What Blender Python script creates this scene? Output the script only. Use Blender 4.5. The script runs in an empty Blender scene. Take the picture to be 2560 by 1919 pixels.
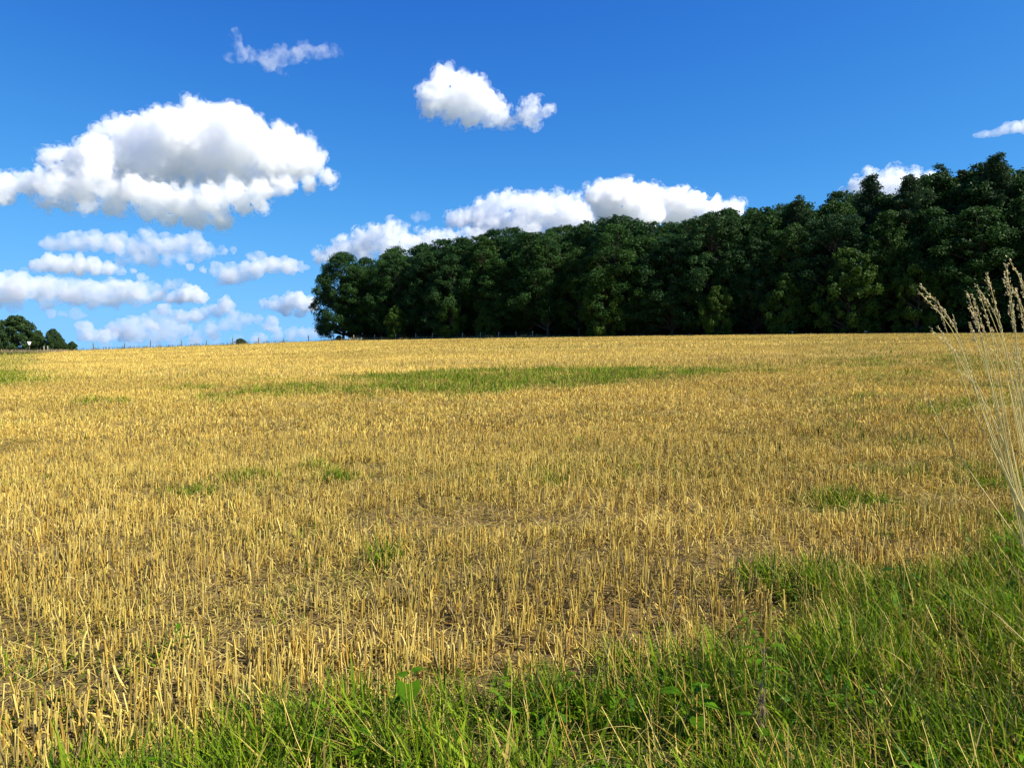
import bpy, bmesh, math, random
import numpy as np
from mathutils import Vector, Matrix

# ------------------------------------------------------------------ camera, sky, sun, exposure
scn = bpy.context.scene
C = scn.collection
FPX = 1860.0                                     # focal length in photograph pixels (2560 wide)
cd = bpy.data.cameras.new('camera'); CAM = bpy.data.objects.new('camera', cd); C.objects.link(CAM)
cd.sensor_width = 36; cd.lens = 36*FPX/2560; cd.clip_start = .05; cd.clip_end = 60000
CAM.location = (0, 0, 1.6)
CAM.rotation_euler = (math.pi/2-math.atan((959.5-880)/FPX), 0, 0)
bpy.context.view_layer.update()
scn.camera = CAM
SUN_EL, SUN_AZ = math.radians(44), math.radians(105)
w = bpy.data.worlds.new('World'); scn.world = w; w.use_nodes = True
nt = w.node_tree; bg = nt.nodes['Background']
sky = nt.nodes.new('ShaderNodeTexSky'); sky.sky_type = 'NISHITA'; sky.sun_disc = False
sky.sun_elevation = SUN_EL; sky.sun_rotation = SUN_AZ
sky.air_density = 0.6; sky.dust_density = 0.0; sky.ozone_density = 6.0; sky.altitude = 0
# the camera's strong blue rendering of the sky: a contrast curve per colour channel
sep = nt.nodes.new('ShaderNodeSeparateColor'); cmb = nt.nodes.new('ShaderNodeCombineColor')
nt.links.new(sky.outputs[0], sep.inputs[0])
for ch, (ref, ex, out_, top_) in enumerate(((.65, 1.9, .195, 1.5), (1.3, 1.75, 1.45, 3.5), (2.9, .9, 5.7, 8.8))):
    dv = nt.nodes.new('ShaderNodeMath'); dv.operation = 'DIVIDE'; dv.inputs[1].default_value = ref
    pw = nt.nodes.new('ShaderNodeMath'); pw.operation = 'POWER'; pw.inputs[1].default_value = ex
    ml = nt.nodes.new('ShaderNodeMath'); ml.operation = 'MULTIPLY'; ml.inputs[1].default_value = out_
    ad = nt.nodes.new('ShaderNodeMath'); ad.operation = 'ADD'; ad.inputs[1].default_value = top_      # v*top/(v+top): the shoulder of the curve
    mt = nt.nodes.new('ShaderNodeMath'); mt.operation = 'MULTIPLY'; mt.inputs[1].default_value = top_
    qt = nt.nodes.new('ShaderNodeMath'); qt.operation = 'DIVIDE'
    nt.links.new(sep.outputs[ch], dv.inputs[0]); nt.links.new(dv.outputs[0], pw.inputs[0]); nt.links.new(pw.outputs[0], ml.inputs[0])
    nt.links.new(ml.outputs[0], ad.inputs[0]); nt.links.new(ml.outputs[0], mt.inputs[0])
    nt.links.new(mt.outputs[0], qt.inputs[0]); nt.links.new(ad.outputs[0], qt.inputs[1]); nt.links.new(qt.outputs[0], cmb.inputs[ch])
nt.links.new(cmb.outputs[0], bg.inputs['Color'])
bg.inputs['Strength'].default_value = 0.10
sl = bpy.data.lights.new('sun', 'SUN'); sl.energy = 5; sl.angle = math.radians(.5); sl.color = (1, .93, .79)
so = bpy.data.objects.new('sun', sl); C.objects.link(so)
sd = Vector((math.sin(SUN_AZ)*math.cos(SUN_EL), math.cos(SUN_AZ)*math.cos(SUN_EL), math.sin(SUN_EL)))
so.rotation_euler = sd.to_track_quat('Z', 'Y').to_euler()
vs_ = scn.view_settings; vs_.view_transform = 'Standard'; vs_.look = 'None'; vs_.exposure = 1.0; vs_.gamma = 1
cy = scn.cycles
cy.volume_bounces = 14; cy.max_bounces = 16; cy.diffuse_bounces = 3; cy.transmission_bounces = 4; cy.transparent_max_bounces = 8
cy.volume_step_rate = 1.0; cy.volume_max_steps = 256

# ------------------------------------------------------------------ helpers
def tag(o, label=None, cat=None, group=None, kind=None):
    for k, v in (('label', label), ('category', cat), ('group', group), ('kind', kind)):
        if v: o[k] = v
    return o
def empty(name, loc, rz=0.0):
    o = bpy.data.objects.new(name, None); C.objects.link(o); o.location = loc; o.rotation_euler = (0, 0, rz)
    o.empty_display_size = .2
    return o
def link(name, me, mat, parent=None, loc=None):
    o = bpy.data.objects.new(name, me); C.objects.link(o)
    if mat and not me.materials: me.materials.append(mat)
    if parent: o.parent = parent
    if loc is not None: o.location = loc
    return o
_r = np.random.default_rng(5)
_PERM = _r.permutation(256); _GR = _r.normal(size=(256, 3)); _GR /= np.linalg.norm(_GR, axis=1)[:, None]
def vnoise(p):
    """Perlin noise of an (n,3) array, about -0.6..0.6"""
    p = np.asarray(p, float); i = np.floor(p).astype(int); f = p-i
    u = f*f*f*(f*(f*6-15)+10); out = np.zeros(len(p))
    for dx in (0, 1):
        for dy in (0, 1):
            for dz in (0, 1):
                g = _GR[_PERM[(_PERM[(_PERM[(i[:, 0]+dx) & 255]+i[:, 1]+dy) & 255]+i[:, 2]+dz) & 255]]
                d = g[:, 0]*(f[:, 0]-dx)+g[:, 1]*(f[:, 1]-dy)+g[:, 2]*(f[:, 2]-dz)
                out += d*(u[:, 0] if dx else 1-u[:, 0])*(u[:, 1] if dy else 1-u[:, 1])*(u[:, 2] if dz else 1-u[:, 2])
    return out
def n2(x, y, sx, sy=None, k=0.0):
    sy = sy or sx
    return vnoise(np.stack([np.asarray(x)/sx, np.asarray(y)/sy, np.full(np.shape(x), k+.37)], 1))
def sstep(a, b, x):
    t = np.clip((np.asarray(x, float)-a)/(b-a), 0, 1); return t*t*(3-2*t)
def np_mesh(name, V, F, col=None, smooth=False):
    """V (n,3); F list of arrays (m,k); col (n,3) stored as the point colour attribute 'col'"""
    me = bpy.data.meshes.new(name)
    V = np.asarray(V, 'f'); me.vertices.add(len(V)); me.vertices.foreach_set('co', V.ravel())
    F = [np.asarray(f, 'i') for f in F if len(f)]
    nl = sum(f.size for f in F); npoly = sum(len(f) for f in F)
    me.loops.add(nl); me.loops.foreach_set('vertex_index', np.concatenate([f.ravel() for f in F]).astype('i'))
    tot = np.concatenate([np.full(len(f), f.shape[1], 'i') for f in F])
    st = np.concatenate([[0], np.cumsum(tot)[:-1]]).astype('i')
    me.polygons.add(npoly); me.polygons.foreach_set('loop_start', st)
    me.polygons.foreach_set('use_smooth', np.full(npoly, smooth))
    if col is not None:
        at = me.attributes.new('col', 'FLOAT_COLOR', 'POINT')
        c4 = np.ones((len(V), 4), 'f'); c4[:, :3] = col; at.data.foreach_set('color', c4.ravel())
    me.update(calc_edges=True); me.validate()
    return me

# ------------------------------------------------------------------ materials
def leafy(name, transl=.35, rough=.6, spec=.25, tint=(1, 1, 1), var=.0):
    """leaf, straw or grass: colour from the 'col' attribute, with light passing through"""
    m = bpy.data.materials.new(name); m.use_nodes = True; t = m.node_tree; b = t.nodes['Principled BSDF']
    at = t.nodes.new('ShaderNodeAttribute'); at.attribute_name = 'col'
    mul = t.nodes.new('ShaderNodeMix'); mul.data_type = 'RGBA'; mul.blend_type = 'MULTIPLY'; mul.inputs[0].default_value = 1
    t.links.new(at.outputs['Color'], mul.inputs[6])
    if var:
        oi = t.nodes.new('ShaderNodeObjectInfo'); cr = t.nodes.new('ShaderNodeValToRGB')
        cr.color_ramp.elements[0].color = (tint[0]*(1-var), tint[1]*(1-var*.6), tint[2]*(1-var*.2), 1)
        cr.color_ramp.elements[1].color = (tint[0]*(1+var), tint[1]*(1+var*.7), tint[2]*(1-var*.3), 1)
        t.links.new(oi.outputs['Random'], cr.inputs[0]); t.links.new(cr.outputs[0], mul.inputs[7])
    else: mul.inputs[7].default_value = (*tint, 1)
    b.inputs['Roughness'].default_value = rough; b.inputs['Specular IOR Level'].default_value = spec
    t.links.new(mul.outputs[2], b.inputs['Base Color'])
    tr = t.nodes.new('ShaderNodeBsdfTranslucent'); t.links.new(mul.outputs[2], tr.inputs['Color'])
    mx = t.nodes.new('ShaderNodeMixShader'); mx.inputs[0].default_value = transl
    t.links.new(b.outputs[0], mx.inputs[1]); t.links.new(tr.outputs[0], mx.inputs[2])
    t.links.new(mx.outputs[0], t.nodes['Material Output'].inputs['Surface'])
    return m
def plain(name, c1, c2, scale=8.0, rough=.85, bump=.3, stretch=(1, 1, 1), spec=.2):
    m = bpy.data.materials.new(name); m.use_nodes = True; t = m.node_tree; b = t.nodes['Principled BSDF']
    tc = t.nodes.new('ShaderNodeTexCoord'); mp = t.nodes.new('ShaderNodeMapping'); mp.inputs['Scale'].default_value = stretch
    nz = t.nodes.new('ShaderNodeTexNoise'); nz.inputs['Scale'].default_value = scale; nz.inputs['Detail'].default_value = 6
    cr = t.nodes.new('ShaderNodeValToRGB'); cr.color_ramp.elements[0].color = (*c1, 1); cr.color_ramp.elements[1].color = (*c2, 1)
    cr.color_ramp.elements[0].position = .3; cr.color_ramp.elements[1].position = .7
    bp = t.nodes.new('ShaderNodeBump'); bp.inputs['Strength'].default_value = bump; bp.inputs['Distance'].default_value = .02
    t.links.new(tc.outputs['Object'], mp.inputs[0]); t.links.new(mp.outputs[0], nz.inputs['Vector'])
    t.links.new(nz.outputs['Fac'], cr.inputs[0]); t.links.new(cr.outputs[0], b.inputs['Base Color'])
    t.links.new(nz.outputs['Fac'], bp.inputs['Height']); t.links.new(bp.outputs[0], b.inputs['Normal'])
    b.inputs['Roughness'].default_value = rough; b.inputs['Specular IOR Level'].default_value = spec
    return m
M_STRAW = leafy('straw', .15, .7, .1)
M_GRASS = leafy('grass_blade', .25, .65, .1)
M_LEAF = leafy('oak_leaf', .3, .6, .15, var=.17)
M_PINE = leafy('pine_needle', .15, .6, .12, var=.15)
M_WEED = leafy('weed_leaf', .4, .6, .06)
M_BARK = plain('bark', (.045, .035, .026), (.12, .095, .07), 6, stretch=(4, 4, .6), bump=.8)
M_PINEBARK = plain('pine_bark', (.16, .07, .035), (.30, .15, .08), 5, stretch=(3, 3, .8), bump=.7)
M_POST = plain('weathered_wood', (.10, .085, .07), (.22, .19, .155), 10, stretch=(3, 3, .3), bump=.5)
M_PALEPOST = plain('pale_wood', (.28, .25, .2), (.45, .41, .34), 10, stretch=(3, 3, .3), bump=.5)
M_WIRE = plain('fence_wire', (.12, .12, .12), (.2, .2, .2), 30, .5)
M_SIGN = plain('white_enamel', (.76, .76, .74), (.84, .84, .83), 4, .4, .02)
M_SIGNEDGE = plain('sign_edge', (.05, .09, .05), (.07, .12, .06), 4, .5, .05)

# ------------------------------------------------------------------ terrain
EX = [-200, -110, -80, -69, -46, -38.7, 0, 37, 65, 110, 200]
EY = [118, 112, 106, 110, 135, 150, 130, 112, 95, 60, 0]
def edge(x): return np.interp(x, EX, EY)
def hgt(x, y, micro=False):
    x = np.asarray(x, float); y = np.asarray(y, float)
    xc = np.clip(x, -90, 110); yc = np.clip(y, -60, 260)
    h = .0312*yc+.021*xc-.00009*xc*xc
    h = h-.02*np.maximum(np.abs(x)-110, 0)-.03*np.maximum(y-260, 0)-.02*np.maximum(-60-y, 0)
    s = y-edge(x)
    left = 1-sstep(-42, -26, x)
    far = np.maximum(s-7, 0)
    h = h-left*.09*np.minimum(far, 150)*sstep(0, 12, far)-(1-left)*.03*np.maximum(s-70, 0)
    h = h+.75*np.exp(-(((x+77)/9.0)**2+((y-101)/4.5)**2))           # low grassy bank by the track
    h = h+.35*n2(x, y, 40, 26, 3)*sstep(6, 40, np.hypot(x, y))*(1-sstep(90, 130, np.hypot(x, y)))
    if micro:
        r = np.hypot(x, y); a = (1-sstep(14, 30, r))
        h = h+a*(.030*n2(x, y, .9, .9, 5)+.022*n2(x, y, .33, .33, 6)+.012*n2(x, y, .14, .14, 7))
    return h
def ground_at(px, py):
    """the ground point the photograph shows at a pixel"""
    d = CAM.matrix_world.to_3x3() @ Vector(((px-1280.0)/FPX, (959.5-py)/FPX, -1.0))
    lo, hi = .5, 400.0
    for _ in range(60):
        m = .5*(lo+hi); p = Vector(CAM.location)+d*m
        if p.z > hgt([p.x], [p.y])[0]: lo = m
        else: hi = m
    p = Vector(CAM.location)+d*lo
    return p.x, p.y, float(hgt([p.x], [p.y], True)[0])
def green(x, y):
    """how far green growth has come up through the stubble, 0..1"""
    g = np.zeros(np.shape(x))
    nb = n2(x, y, 1.1, .8, 1)+.6*n2(x, y, .4, .35, 2)
    g = np.maximum(g, sstep(.45, -.55, y-(3.25+.53*x)-1.2*nb)*(np.asarray(y) < 14))          # verge at the right
    # big weedy patch in the middle distance
    u = (np.asarray(x)+.5)*.83+(np.asarray(y)-23.5)*.55; v = -(np.asarray(x)+.5)*.45+(np.asarray(y)-23.0)*.89
    e = (u/9.2)**2+(v/4.6)**2
    g = np.maximum(g, .9*sstep(1.5, .2, e+1.5*n2(x, y, 3.0, 1.6, 4)+1.4*n2(x, y, .9, .6, 14)))
    # margin along the left side of the field
    t = np.asarray(x)+.635*np.asarray(y)
    g = np.maximum(g, .75*sstep(2.0, -1.5, t+2.5*n2(x, y, 5, 5, 8)+1.2*n2(x, y, 1.5, 1.2, 18))*sstep(18, 30, y))
    # weedy bands and tufts
    g = np.maximum(g, np.clip(.09+.28*n2(x, y, 1.9, 1.2, 15)+.12*n2(x, y, 9, 4, 16), 0, .36))
    far = sstep(30, 60, y)
    g = np.maximum(g, .55*far*sstep(.12, .38, n2(x, y, 22, 9, 11)))
    g = np.maximum(g, .45*sstep(.32, .5, n2(x, y, 1.6, 1.1, 12)))
    g = np.maximum(g, .62*sstep(-.4, .9, np.asarray(x)*.6-np.asarray(y)*.24+.2)*sstep(-.02, .3, n2(x, y, 1.3, .9, 13)+.5*n2(x, y, .4, .3, 19)))
    for cx, cy, r in ((-2.9, 8.1, .32), (-2.3, 8.5, .22), (-3.2, 7.4, .25), (-1.95, 8.0, .2), (-1.75, 3.6, .14), (.35, 7.6, .22), (2.9, 6.4, .4), (-.9, 5.1, .16)):
        g = np.maximum(g, .85*np.exp(-(((np.asarray(x)-cx)/r)**2+((np.asarray(y)-cy)/r)**2)))
    return np.clip(g, 0, 1)
def bare(x, y):
    """trampled or thin spots in the stubble, 0..1"""
    b = .9*sstep(.15, .44, n2(x, y, 2.3, .9, 21)+.35*n2(x, y, .7, .5, 22))
    for cx, cy, rx, ry in ((-1.35, 3.95, .75, .22), (-2.15, 3.35, .5, .18), (1.7, 5.1, .5, .3), (-.2, 6.1, 1.3, .4), (3.8, 6.6, .6, .4), (-1.6, 4.6, .8, .2)):
        b = np.maximum(b, np.exp(-(((np.asarray(x)-cx)/rx)**2+((np.asarray(y)-cy)/ry)**2)))
    # wheel tracks running across the field, pairs of pressed lanes
    for ca, off, wd in ((.10, 5.9, .24), (.10, 7.7, .26), (-.05, 13.5, .35), (-.05, 15.4, .35), (.06, 34., .7), (.06, 38., .7)):
        d_ = np.asarray(y)-off-ca*np.asarray(x)+.5*n2(x, y, 3.5, 3.5, 24)
        b = np.maximum(b, .85*np.exp(-(d_/wd)**2)*sstep(-.25, .15, n2(x, y, 2.2, 2.2, 25)))
    return np.clip(b, 0, 1)
rad = np.concatenate([[.0], np.geomspace(.6, 12000, 330)])
ang = np.radians(np.concatenate([np.arange(-50, 50, .5), np.arange(50, 310, 4)]))
RR, AA = np.meshgrid(rad[1:], ang, indexing='ij')
gx = np.concatenate([[0], (RR*np.sin(AA)).ravel()]); gy = np.concatenate([[0], (RR*np.cos(AA)).ravel()])
gz = hgt(gx, gy, True); na = len(ang); nr = len(rad)-1
ii, jj = np.meshgrid(np.arange(nr-1), np.arange(na), indexing='ij'); j2 = (jj+1) % na
quads = np.stack([1+ii*na+jj, 1+ii*na+j2, 1+(ii+1)*na+j2, 1+(ii+1)*na+jj], -1).reshape(-1, 4)[:, ::-1]
tris = np.stack([np.zeros(na, int), 1+(np.arange(na)+1) % na, 1+np.arange(na)], 1)[:, ::-1]
sN = gy-edge(gx)
grassy = np.maximum(sstep(-1.5, .5, sN), green(gx, gy))[:, None]
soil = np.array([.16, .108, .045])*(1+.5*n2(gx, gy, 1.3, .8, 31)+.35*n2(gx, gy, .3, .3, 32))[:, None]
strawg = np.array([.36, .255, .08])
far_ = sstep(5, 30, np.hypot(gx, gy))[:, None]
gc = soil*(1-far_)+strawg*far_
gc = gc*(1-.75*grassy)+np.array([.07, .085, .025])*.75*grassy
beyond = sstep(200, 500, np.hypot(gx, gy))[:, None]; gc = gc*(1-beyond)+np.array([.10, .11, .05])*beyond
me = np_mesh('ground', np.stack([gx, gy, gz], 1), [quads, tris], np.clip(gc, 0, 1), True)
m = bpy.data.materials.new('field_soil'); m.use_nodes = True; t = m.node_tree; b = t.nodes['Principled BSDF']
at = t.nodes.new('ShaderNodeAttribute'); at.attribute_name = 'col'
geo = t.nodes.new('ShaderNodeNewGeometry')
nz = t.nodes.new('ShaderNodeTexNoise'); nz.inputs['Scale'].default_value = 14; nz.inputs['Detail'].default_value = 8; nz.inputs['Roughness'].default_value = .7
nz2 = t.nodes.new('ShaderNodeTexNoise'); nz2.inputs['Scale'].default_value = 90; nz2.inputs['Detail'].default_value = 4
mr = t.nodes.new('ShaderNodeMapRange'); mr.inputs['From Min'].default_value = .3; mr.inputs['From Max'].default_value = .7; mr.inputs['To Min'].default_value = .6; mr.inputs['To Max'].default_value = 1.35
mm = t.nodes.new('ShaderNodeVectorMath'); mm.operation = 'SCALE'
bp = t.nodes.new('ShaderNodeBump'); bp.inputs['Strength'].default_value = .8; bp.inputs['Distance'].default_value = .02
ad = t.nodes.new('ShaderNodeMath'); ad.operation = 'ADD'
for q in (nz, nz2): t.links.new(geo.outputs['Position'], q.inputs['Vector'])
t.links.new(nz.outputs['Fac'], mr.inputs['Value']); t.links.new(at.outputs['Color'], mm.inputs[0]); t.links.new(mr.outputs[0], mm.inputs['Scale'])
t.links.new(mm.outputs[0], b.inputs['Base Color']); b.inputs['Roughness'].default_value = .95; b.inputs['Specular IOR Level'].default_value = .1
t.links.new(nz.outputs['Fac'], ad.inputs[0]); t.links.new(nz2.outputs['Fac'], ad.inputs[1]); t.links.new(ad.outputs[0], bp.inputs['Height']); t.links.new(bp.outputs[0], b.inputs['Normal'])
tag(link('ground', me, m), 'gently rising stubble field soil reaching to the horizon', 'ground', kind='structure')
# ------------------------------------------------------------------ trees
def leaf_cards(rng, cen, nrm, size, aspect, jitter=.75, fold=.25):
    """one small leaf spray per point: a folded rhombus facing roughly along nrm"""
    n = len(cen)
    nn = nrm+rng.normal(size=(n, 3))*jitter; nn /= np.linalg.norm(nn, axis=1)[:, None]
    a = rng.normal(size=(n, 3)); a -= (a*nn).sum(1)[:, None]*nn; a /= np.linalg.norm(a, axis=1)[:, None]
    b = np.cross(nn, a); L = (size*rng.uniform(.6, 1.35, n))[:, None]; W = L*aspect*rng.uniform(.7, 1.2, n)[:, None]
    V = np.empty((n, 4, 3))
    V[:, 0] = cen-a*L*.5; V[:, 1] = cen+b*W*.5-nn*L*fold*rng.uniform(0, 1, (n, 1)); V[:, 2] = cen+a*L*.5; V[:, 3] = cen-b*W*.5-nn*L*fold*rng.uniform(0, 1, (n, 1))
    base = np.arange(n)[:, None]*4
    F = np.concatenate([base+np.array([0, 1, 2]), base+np.array([0, 2, 3])])
    return V.reshape(-1, 3), F
def limb(V, F, p0, p1, r0, r1, sides=7, segs=5, bend=None, rng=None):
    p0 = np.array(p0, float); p1 = np.array(p1, float); ax = p1-p0; ax /= np.linalg.norm(ax)
    u = np.cross(ax, [0, 0, 1]) if abs(ax[2]) < .95 else np.cross(ax, [1, 0, 0]); u /= np.linalg.norm(u); v = np.cross(ax, u)
    off = len(V)
    for k in range(segs+1):
        f = k/segs; c = p0+(p1-p0)*f
        if bend is not None: c = c+np.array(bend)*math.sin(math.pi*f)
        r = r0+(r1-r0)*f
        for s in range(sides):
            a = 2*math.pi*s/sides
            V.append(c+(u*math.cos(a)+v*math.sin(a))*r*(1+(.12*math.sin(3*a+k) if k == 0 else .05*math.sin(2*a+k))))
    for k in range(segs):
        for s in range(sides):
            F.append((off+k*sides+s, off+k*sides+(s+1) % sides, off+(k+1)*sides+(s+1) % sides, off+(k+1)*sides+s))
def broadleaf(seed, base=.16, wide=.27, lobes=75, per=120, leaf=.46, up=.25, palette=((.035, .075, .018), (.075, .13, .03)), top=1.0, skew=0.0, lr=1.0):
    """unit design 20 m tall; returns trunk and crown meshes"""
    rng = np.random.default_rng(seed); H = 20.0
    TV, TF = [], []
    lean = rng.normal(size=2)*.4
    topz = H*.72
    limb(TV, TF, (0, 0, -.6), (lean[0], lean[1], topz), .34, .07, 9, 8)
    R = H*wide; zc0 = H*base; zc1 = H*top
    cs, rs = [], []
    k = 0
    while len(cs) < lobes and k < 6000:
        k += 1
        f = rng.uniform(0, 1)**.85; z = zc0+(zc1-zc0)*f
        prof = (math.sin(math.pi*min(1, (f*.86+.14)**.8)))**.62      # belly low, rounded head
        th = rng.uniform(0, 2*math.pi); rr = R*prof*(rng.uniform(.25, 1)**.45)
        rr *= 1+.22*math.sin(2*th+seed)+.16*math.sin(5*th+2*seed+9*f)+.10*math.sin(17*f+3*th)
        r = lr*(.55+1.25*rng.uniform(0, 1)**1.6)*(1.0-.2*f)
        c = np.array([math.cos(th)*rr+skew*f, math.sin(th)*rr, min(z, H*top-r*.8)])
        if any(np.linalg.norm(c-q) < .62*(r+s)*.8 for q, s in zip(cs, rs)): continue
        cs.append(c); rs.append(r)
    for c, r in zip(cs[::2], rs[::2]):                              # a bough out to every second clump
        zb = max(1.2, min(topz-.5, c[2]-np.hypot(c[0], c[1])*rng.uniform(.3, .8)-.3)); f = zb/topz
        p0 = (lean[0]*f, lean[1]*f, zb)
        limb(TV, TF, p0, c, .12*(1-f)+.05, .02, 5, 3, bend=(0, 0, rng.uniform(-.3, .5)))
    VV, FF, CC = [], [], []; off = 0
    mid = np.array([0, 0, H*.5])
    for c, r in zip(cs, rs):
        n = int(per*r*r/1.6/lr)
        d = rng.normal(size=(n, 3)); d[:, 2] += up; o = (c-mid); o /= np.linalg.norm(o)+1e-6; d += o*.55
        d /= np.linalg.norm(d, axis=1)[:, None]
        rad = r*rng.uniform(.45, 1.12, n)[:, None]
        rad *= 1+.6*vnoise(d*1.9+c)[:, None]
        p = c+d*rad*np.array([1.1, 1.1, .82])
        V, F = leaf_cards(rng, p, d+np.array([0, 0, .35]), leaf, .62)
        VV.append(V); FF.append(F+off); off += len(V)
        a, b = np.array(palette[0]), np.array(palette[1])
        tone = np.clip(rng.normal(.48, .12)+rng.normal(0, .14, n), 0, 1)[:, None]
        CC.append(np.repeat(a+(b-a)*tone, 4, axis=0))
    return np_mesh('trunk', np.array(TV), [np.array(TF)], None, True), np_mesh('crown', np.concatenate(VV), [np.concatenate(FF)], np.concatenate(CC))
def pine(seed, base=.5):
    rng = np.random.default_rng(seed); H = 20.0
    TV, TF = [], []
    limb(TV, TF, (0, 0, -.6), (rng.normal()*.3, rng.normal()*.3, H*.97), .26, .05, 8, 10)
    VV, FF, CC = [], [], []; off = 0
    nb = 46
    for i in range(nb):
        f = base+(1-base)*(i+rng.uniform(0, 1))/nb; z = H*f
        t = (f-base)/(1-base)
        L = (3.6*(1-t)**.95+.15)*rng.uniform(.55, 1.15)*(min(1, .45+t*2.2))
        th = i*2.4+rng.uniform(-.5, .5)
        tip = np.array([math.cos(th)*L, math.sin(th)*L, z+L*rng.uniform(.05, .5)])
        limb(TV, TF, (0, 0, z-.3), tip, .07, .015, 5, 3, bend=(0, 0, -.15))
        for q in range(int(3+L*2.0)):
            c = tip*np.array([1, 1, 0])*rng.uniform(.35, 1.05)+np.array([0, 0, z+(tip[2]-z)*rng.uniform(.4, 1.1)])+rng.normal(size=3)*.25
            r = rng.uniform(.35, .75); n = int(70*r*r/.3)
            d = rng.normal(size=(n, 3)); d[:, 2] += .7; d /= np.linalg.norm(d, axis=1)[:, None]
            p = c+d*r*rng.uniform(.3, 1.1, n)[:, None]*np.array([1, 1, .8])
            V, F = leaf_cards(rng, p, rng.normal(size=(n, 3)), .34, .3)
            VV.append(V); FF.append(F+off); off += len(V)
            a, b = np.array([.018, .048, .020]), np.array([.045, .085, .028]); tone = np.clip(rng.normal(.45, .2)+rng.normal(0, .15, n), 0, 1)[:, None]
            CC.append(np.repeat(a+(b-a)*tone, 4, axis=0))
    for i in range(4):                                              # dead boughs on the bare trunk
        z = H*rng.uniform(.3, base); th = rng.uniform(0, 6.28); L = rng.uniform(.8, 2.2)
        limb(TV, TF, (0, 0, z), (math.cos(th)*L, math.sin(th)*L, z+rng.uniform(-.2, .6)), .05, .012, 5, 3, bend=(0, 0, .15))
    return np_mesh('trunk', np.array(TV), [np.array(TF)], None, True), np_mesh('crown', np.concatenate(VV), [np.concatenate(FF)], np.concatenate(CC))
KINDS = []
PAL = [((.014, .046, .009), (.036, .094, .016)), ((.016, .049, .008), (.042, .100, .014)), ((.012, .042, .011), (.032, .084, .020))]
for k in range(10): KINDS.append(broadleaf(100+k, base=(0.07, 0.1, 0.05, 0.09, 0.12, 0.06, 0.08, 0.1, 0.05, 0.08)[k], wide=(0.29, 0.26, 0.31, 0.27, 0.25, 0.28, 0.3, 0.23, 0.33, 0.28)[k], palette=PAL[k % 3], leaf=.37, per=235, lobes=(190, 170, 205, 180, 165, 190, 195, 160, 215, 185)[k], skew=(0.4, -0.5, 0.2, 0, 0.6, -0.3, 0.1, -0.7, 0.3, 0.5)[k]))
LEANING = broadleaf(131, base=.055, wide=.36, lobes=330, per=230, leaf=.37, palette=PAL[2])
UNDER = [broadleaf(150+k, base=.02, wide=.42, lobes=120, per=140, leaf=.75, lr=1.5, palette=((.026, .07, .008), (.072, .135, .014))) for k in range(3)]
PINES = [pine(200+k, base=(.5, .42, .55)[k]) for k in range(3)]
def place_tree(kind, x, y, H, label, group, name='broadleaf_tree', cat='tree', rz=0.0, wide=1.0, leaf=None, bark=None, dz=0.0):
    r = empty(name, (x, y, float(hgt([x], [y])[0])+dz), rz); s = H/20.0; r.scale = (s*wide, s*wide, s)
    tag(r, label, cat, group)
    link('trunk', kind[0], bark or M_BARK, r); link('crown', kind[1], leaf or M_LEAF, r)
    return r
SKX = [740, 780, 830, 900, 960, 1040, 1130, 1200, 1300, 1380, 1480, 1530, 1630, 1700, 1800, 1900, 1960, 2050, 2130, 2170, 2210, 2260, 2330, 2400, 2440, 2480, 2560, 2800]
SKY = [740, 690, 634, 642, 622, 616, 602, 590, 575, 570, 552, 540, 558, 540, 530, 515, 510, 490, 475, 462, 480, 452, 440, 440, 425, 412, 430, 410]
def skyline(x, y):
    px = 1280+FPX*x/y
    return 1.6+y*(880-np.interp(px, SKX, SKY))/FPX-float(hgt([x], [y])[0])
ORD = ['first', 'second', 'third', 'fourth', 'fifth', 'sixth', 'seventh', 'eighth', 'ninth', 'tenth', 'eleventh', 'twelfth', 'thirteenth', 'fourteenth', 'fifteenth', 'sixteenth', 'seventeenth', 'eighteenth', 'nineteenth', 'twentieth', 'twenty-first', 'twenty-second', 'twenty-third', 'twenty-fourth', 'twenty-fifth', 'twenty-sixth', 'twenty-seventh', 'twenty-eighth']
rng = random.Random(11)
A = np.array([-38.7, 150.0]); B = np.array([65.0, 95.0]); AB = (B-A)/np.linalg.norm(B-A); NB = np.array([-AB[1], AB[0]]); LEN = np.linalg.norm(B-A)
if NB[1] < 0: NB = -NB
def along(s, d):
    p = A+AB*s+NB*d; return float(p[0]), float(p[1])
# the front row, left to right
x, y = along(1.0, 6.0); place_tree(LEANING, x, y, skyline(x, y)*1.03, 'tall round tree at the free left end of the forest, boughs overhanging the fence', 'trees of the forest edge', rz=.6)
s = 6.0; i = 1
while s < LEN+26:
    d = 5.0+rng.uniform(-1.2, 1.8); x, y = along(s, d)
    H = skyline(x, y)*rng.uniform(.76, .99)
    k = (i*3+rng.randrange(2)) % 10
    if s < LEN+4:
        lab = '%s tree from the left end of the forest front row, dark green broadleaf crown' % ORD[i]
    else: lab = 'dark broadleaf tree at the far right end of the forest front row'
    place_tree(KINDS[k], x, y, H, lab, 'trees of the forest edge', rz=rng.uniform(0, 6.28), wide=rng.uniform(.8, 1.25))
    s += rng.uniform(4.2, 6.6); i += 1
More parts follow.
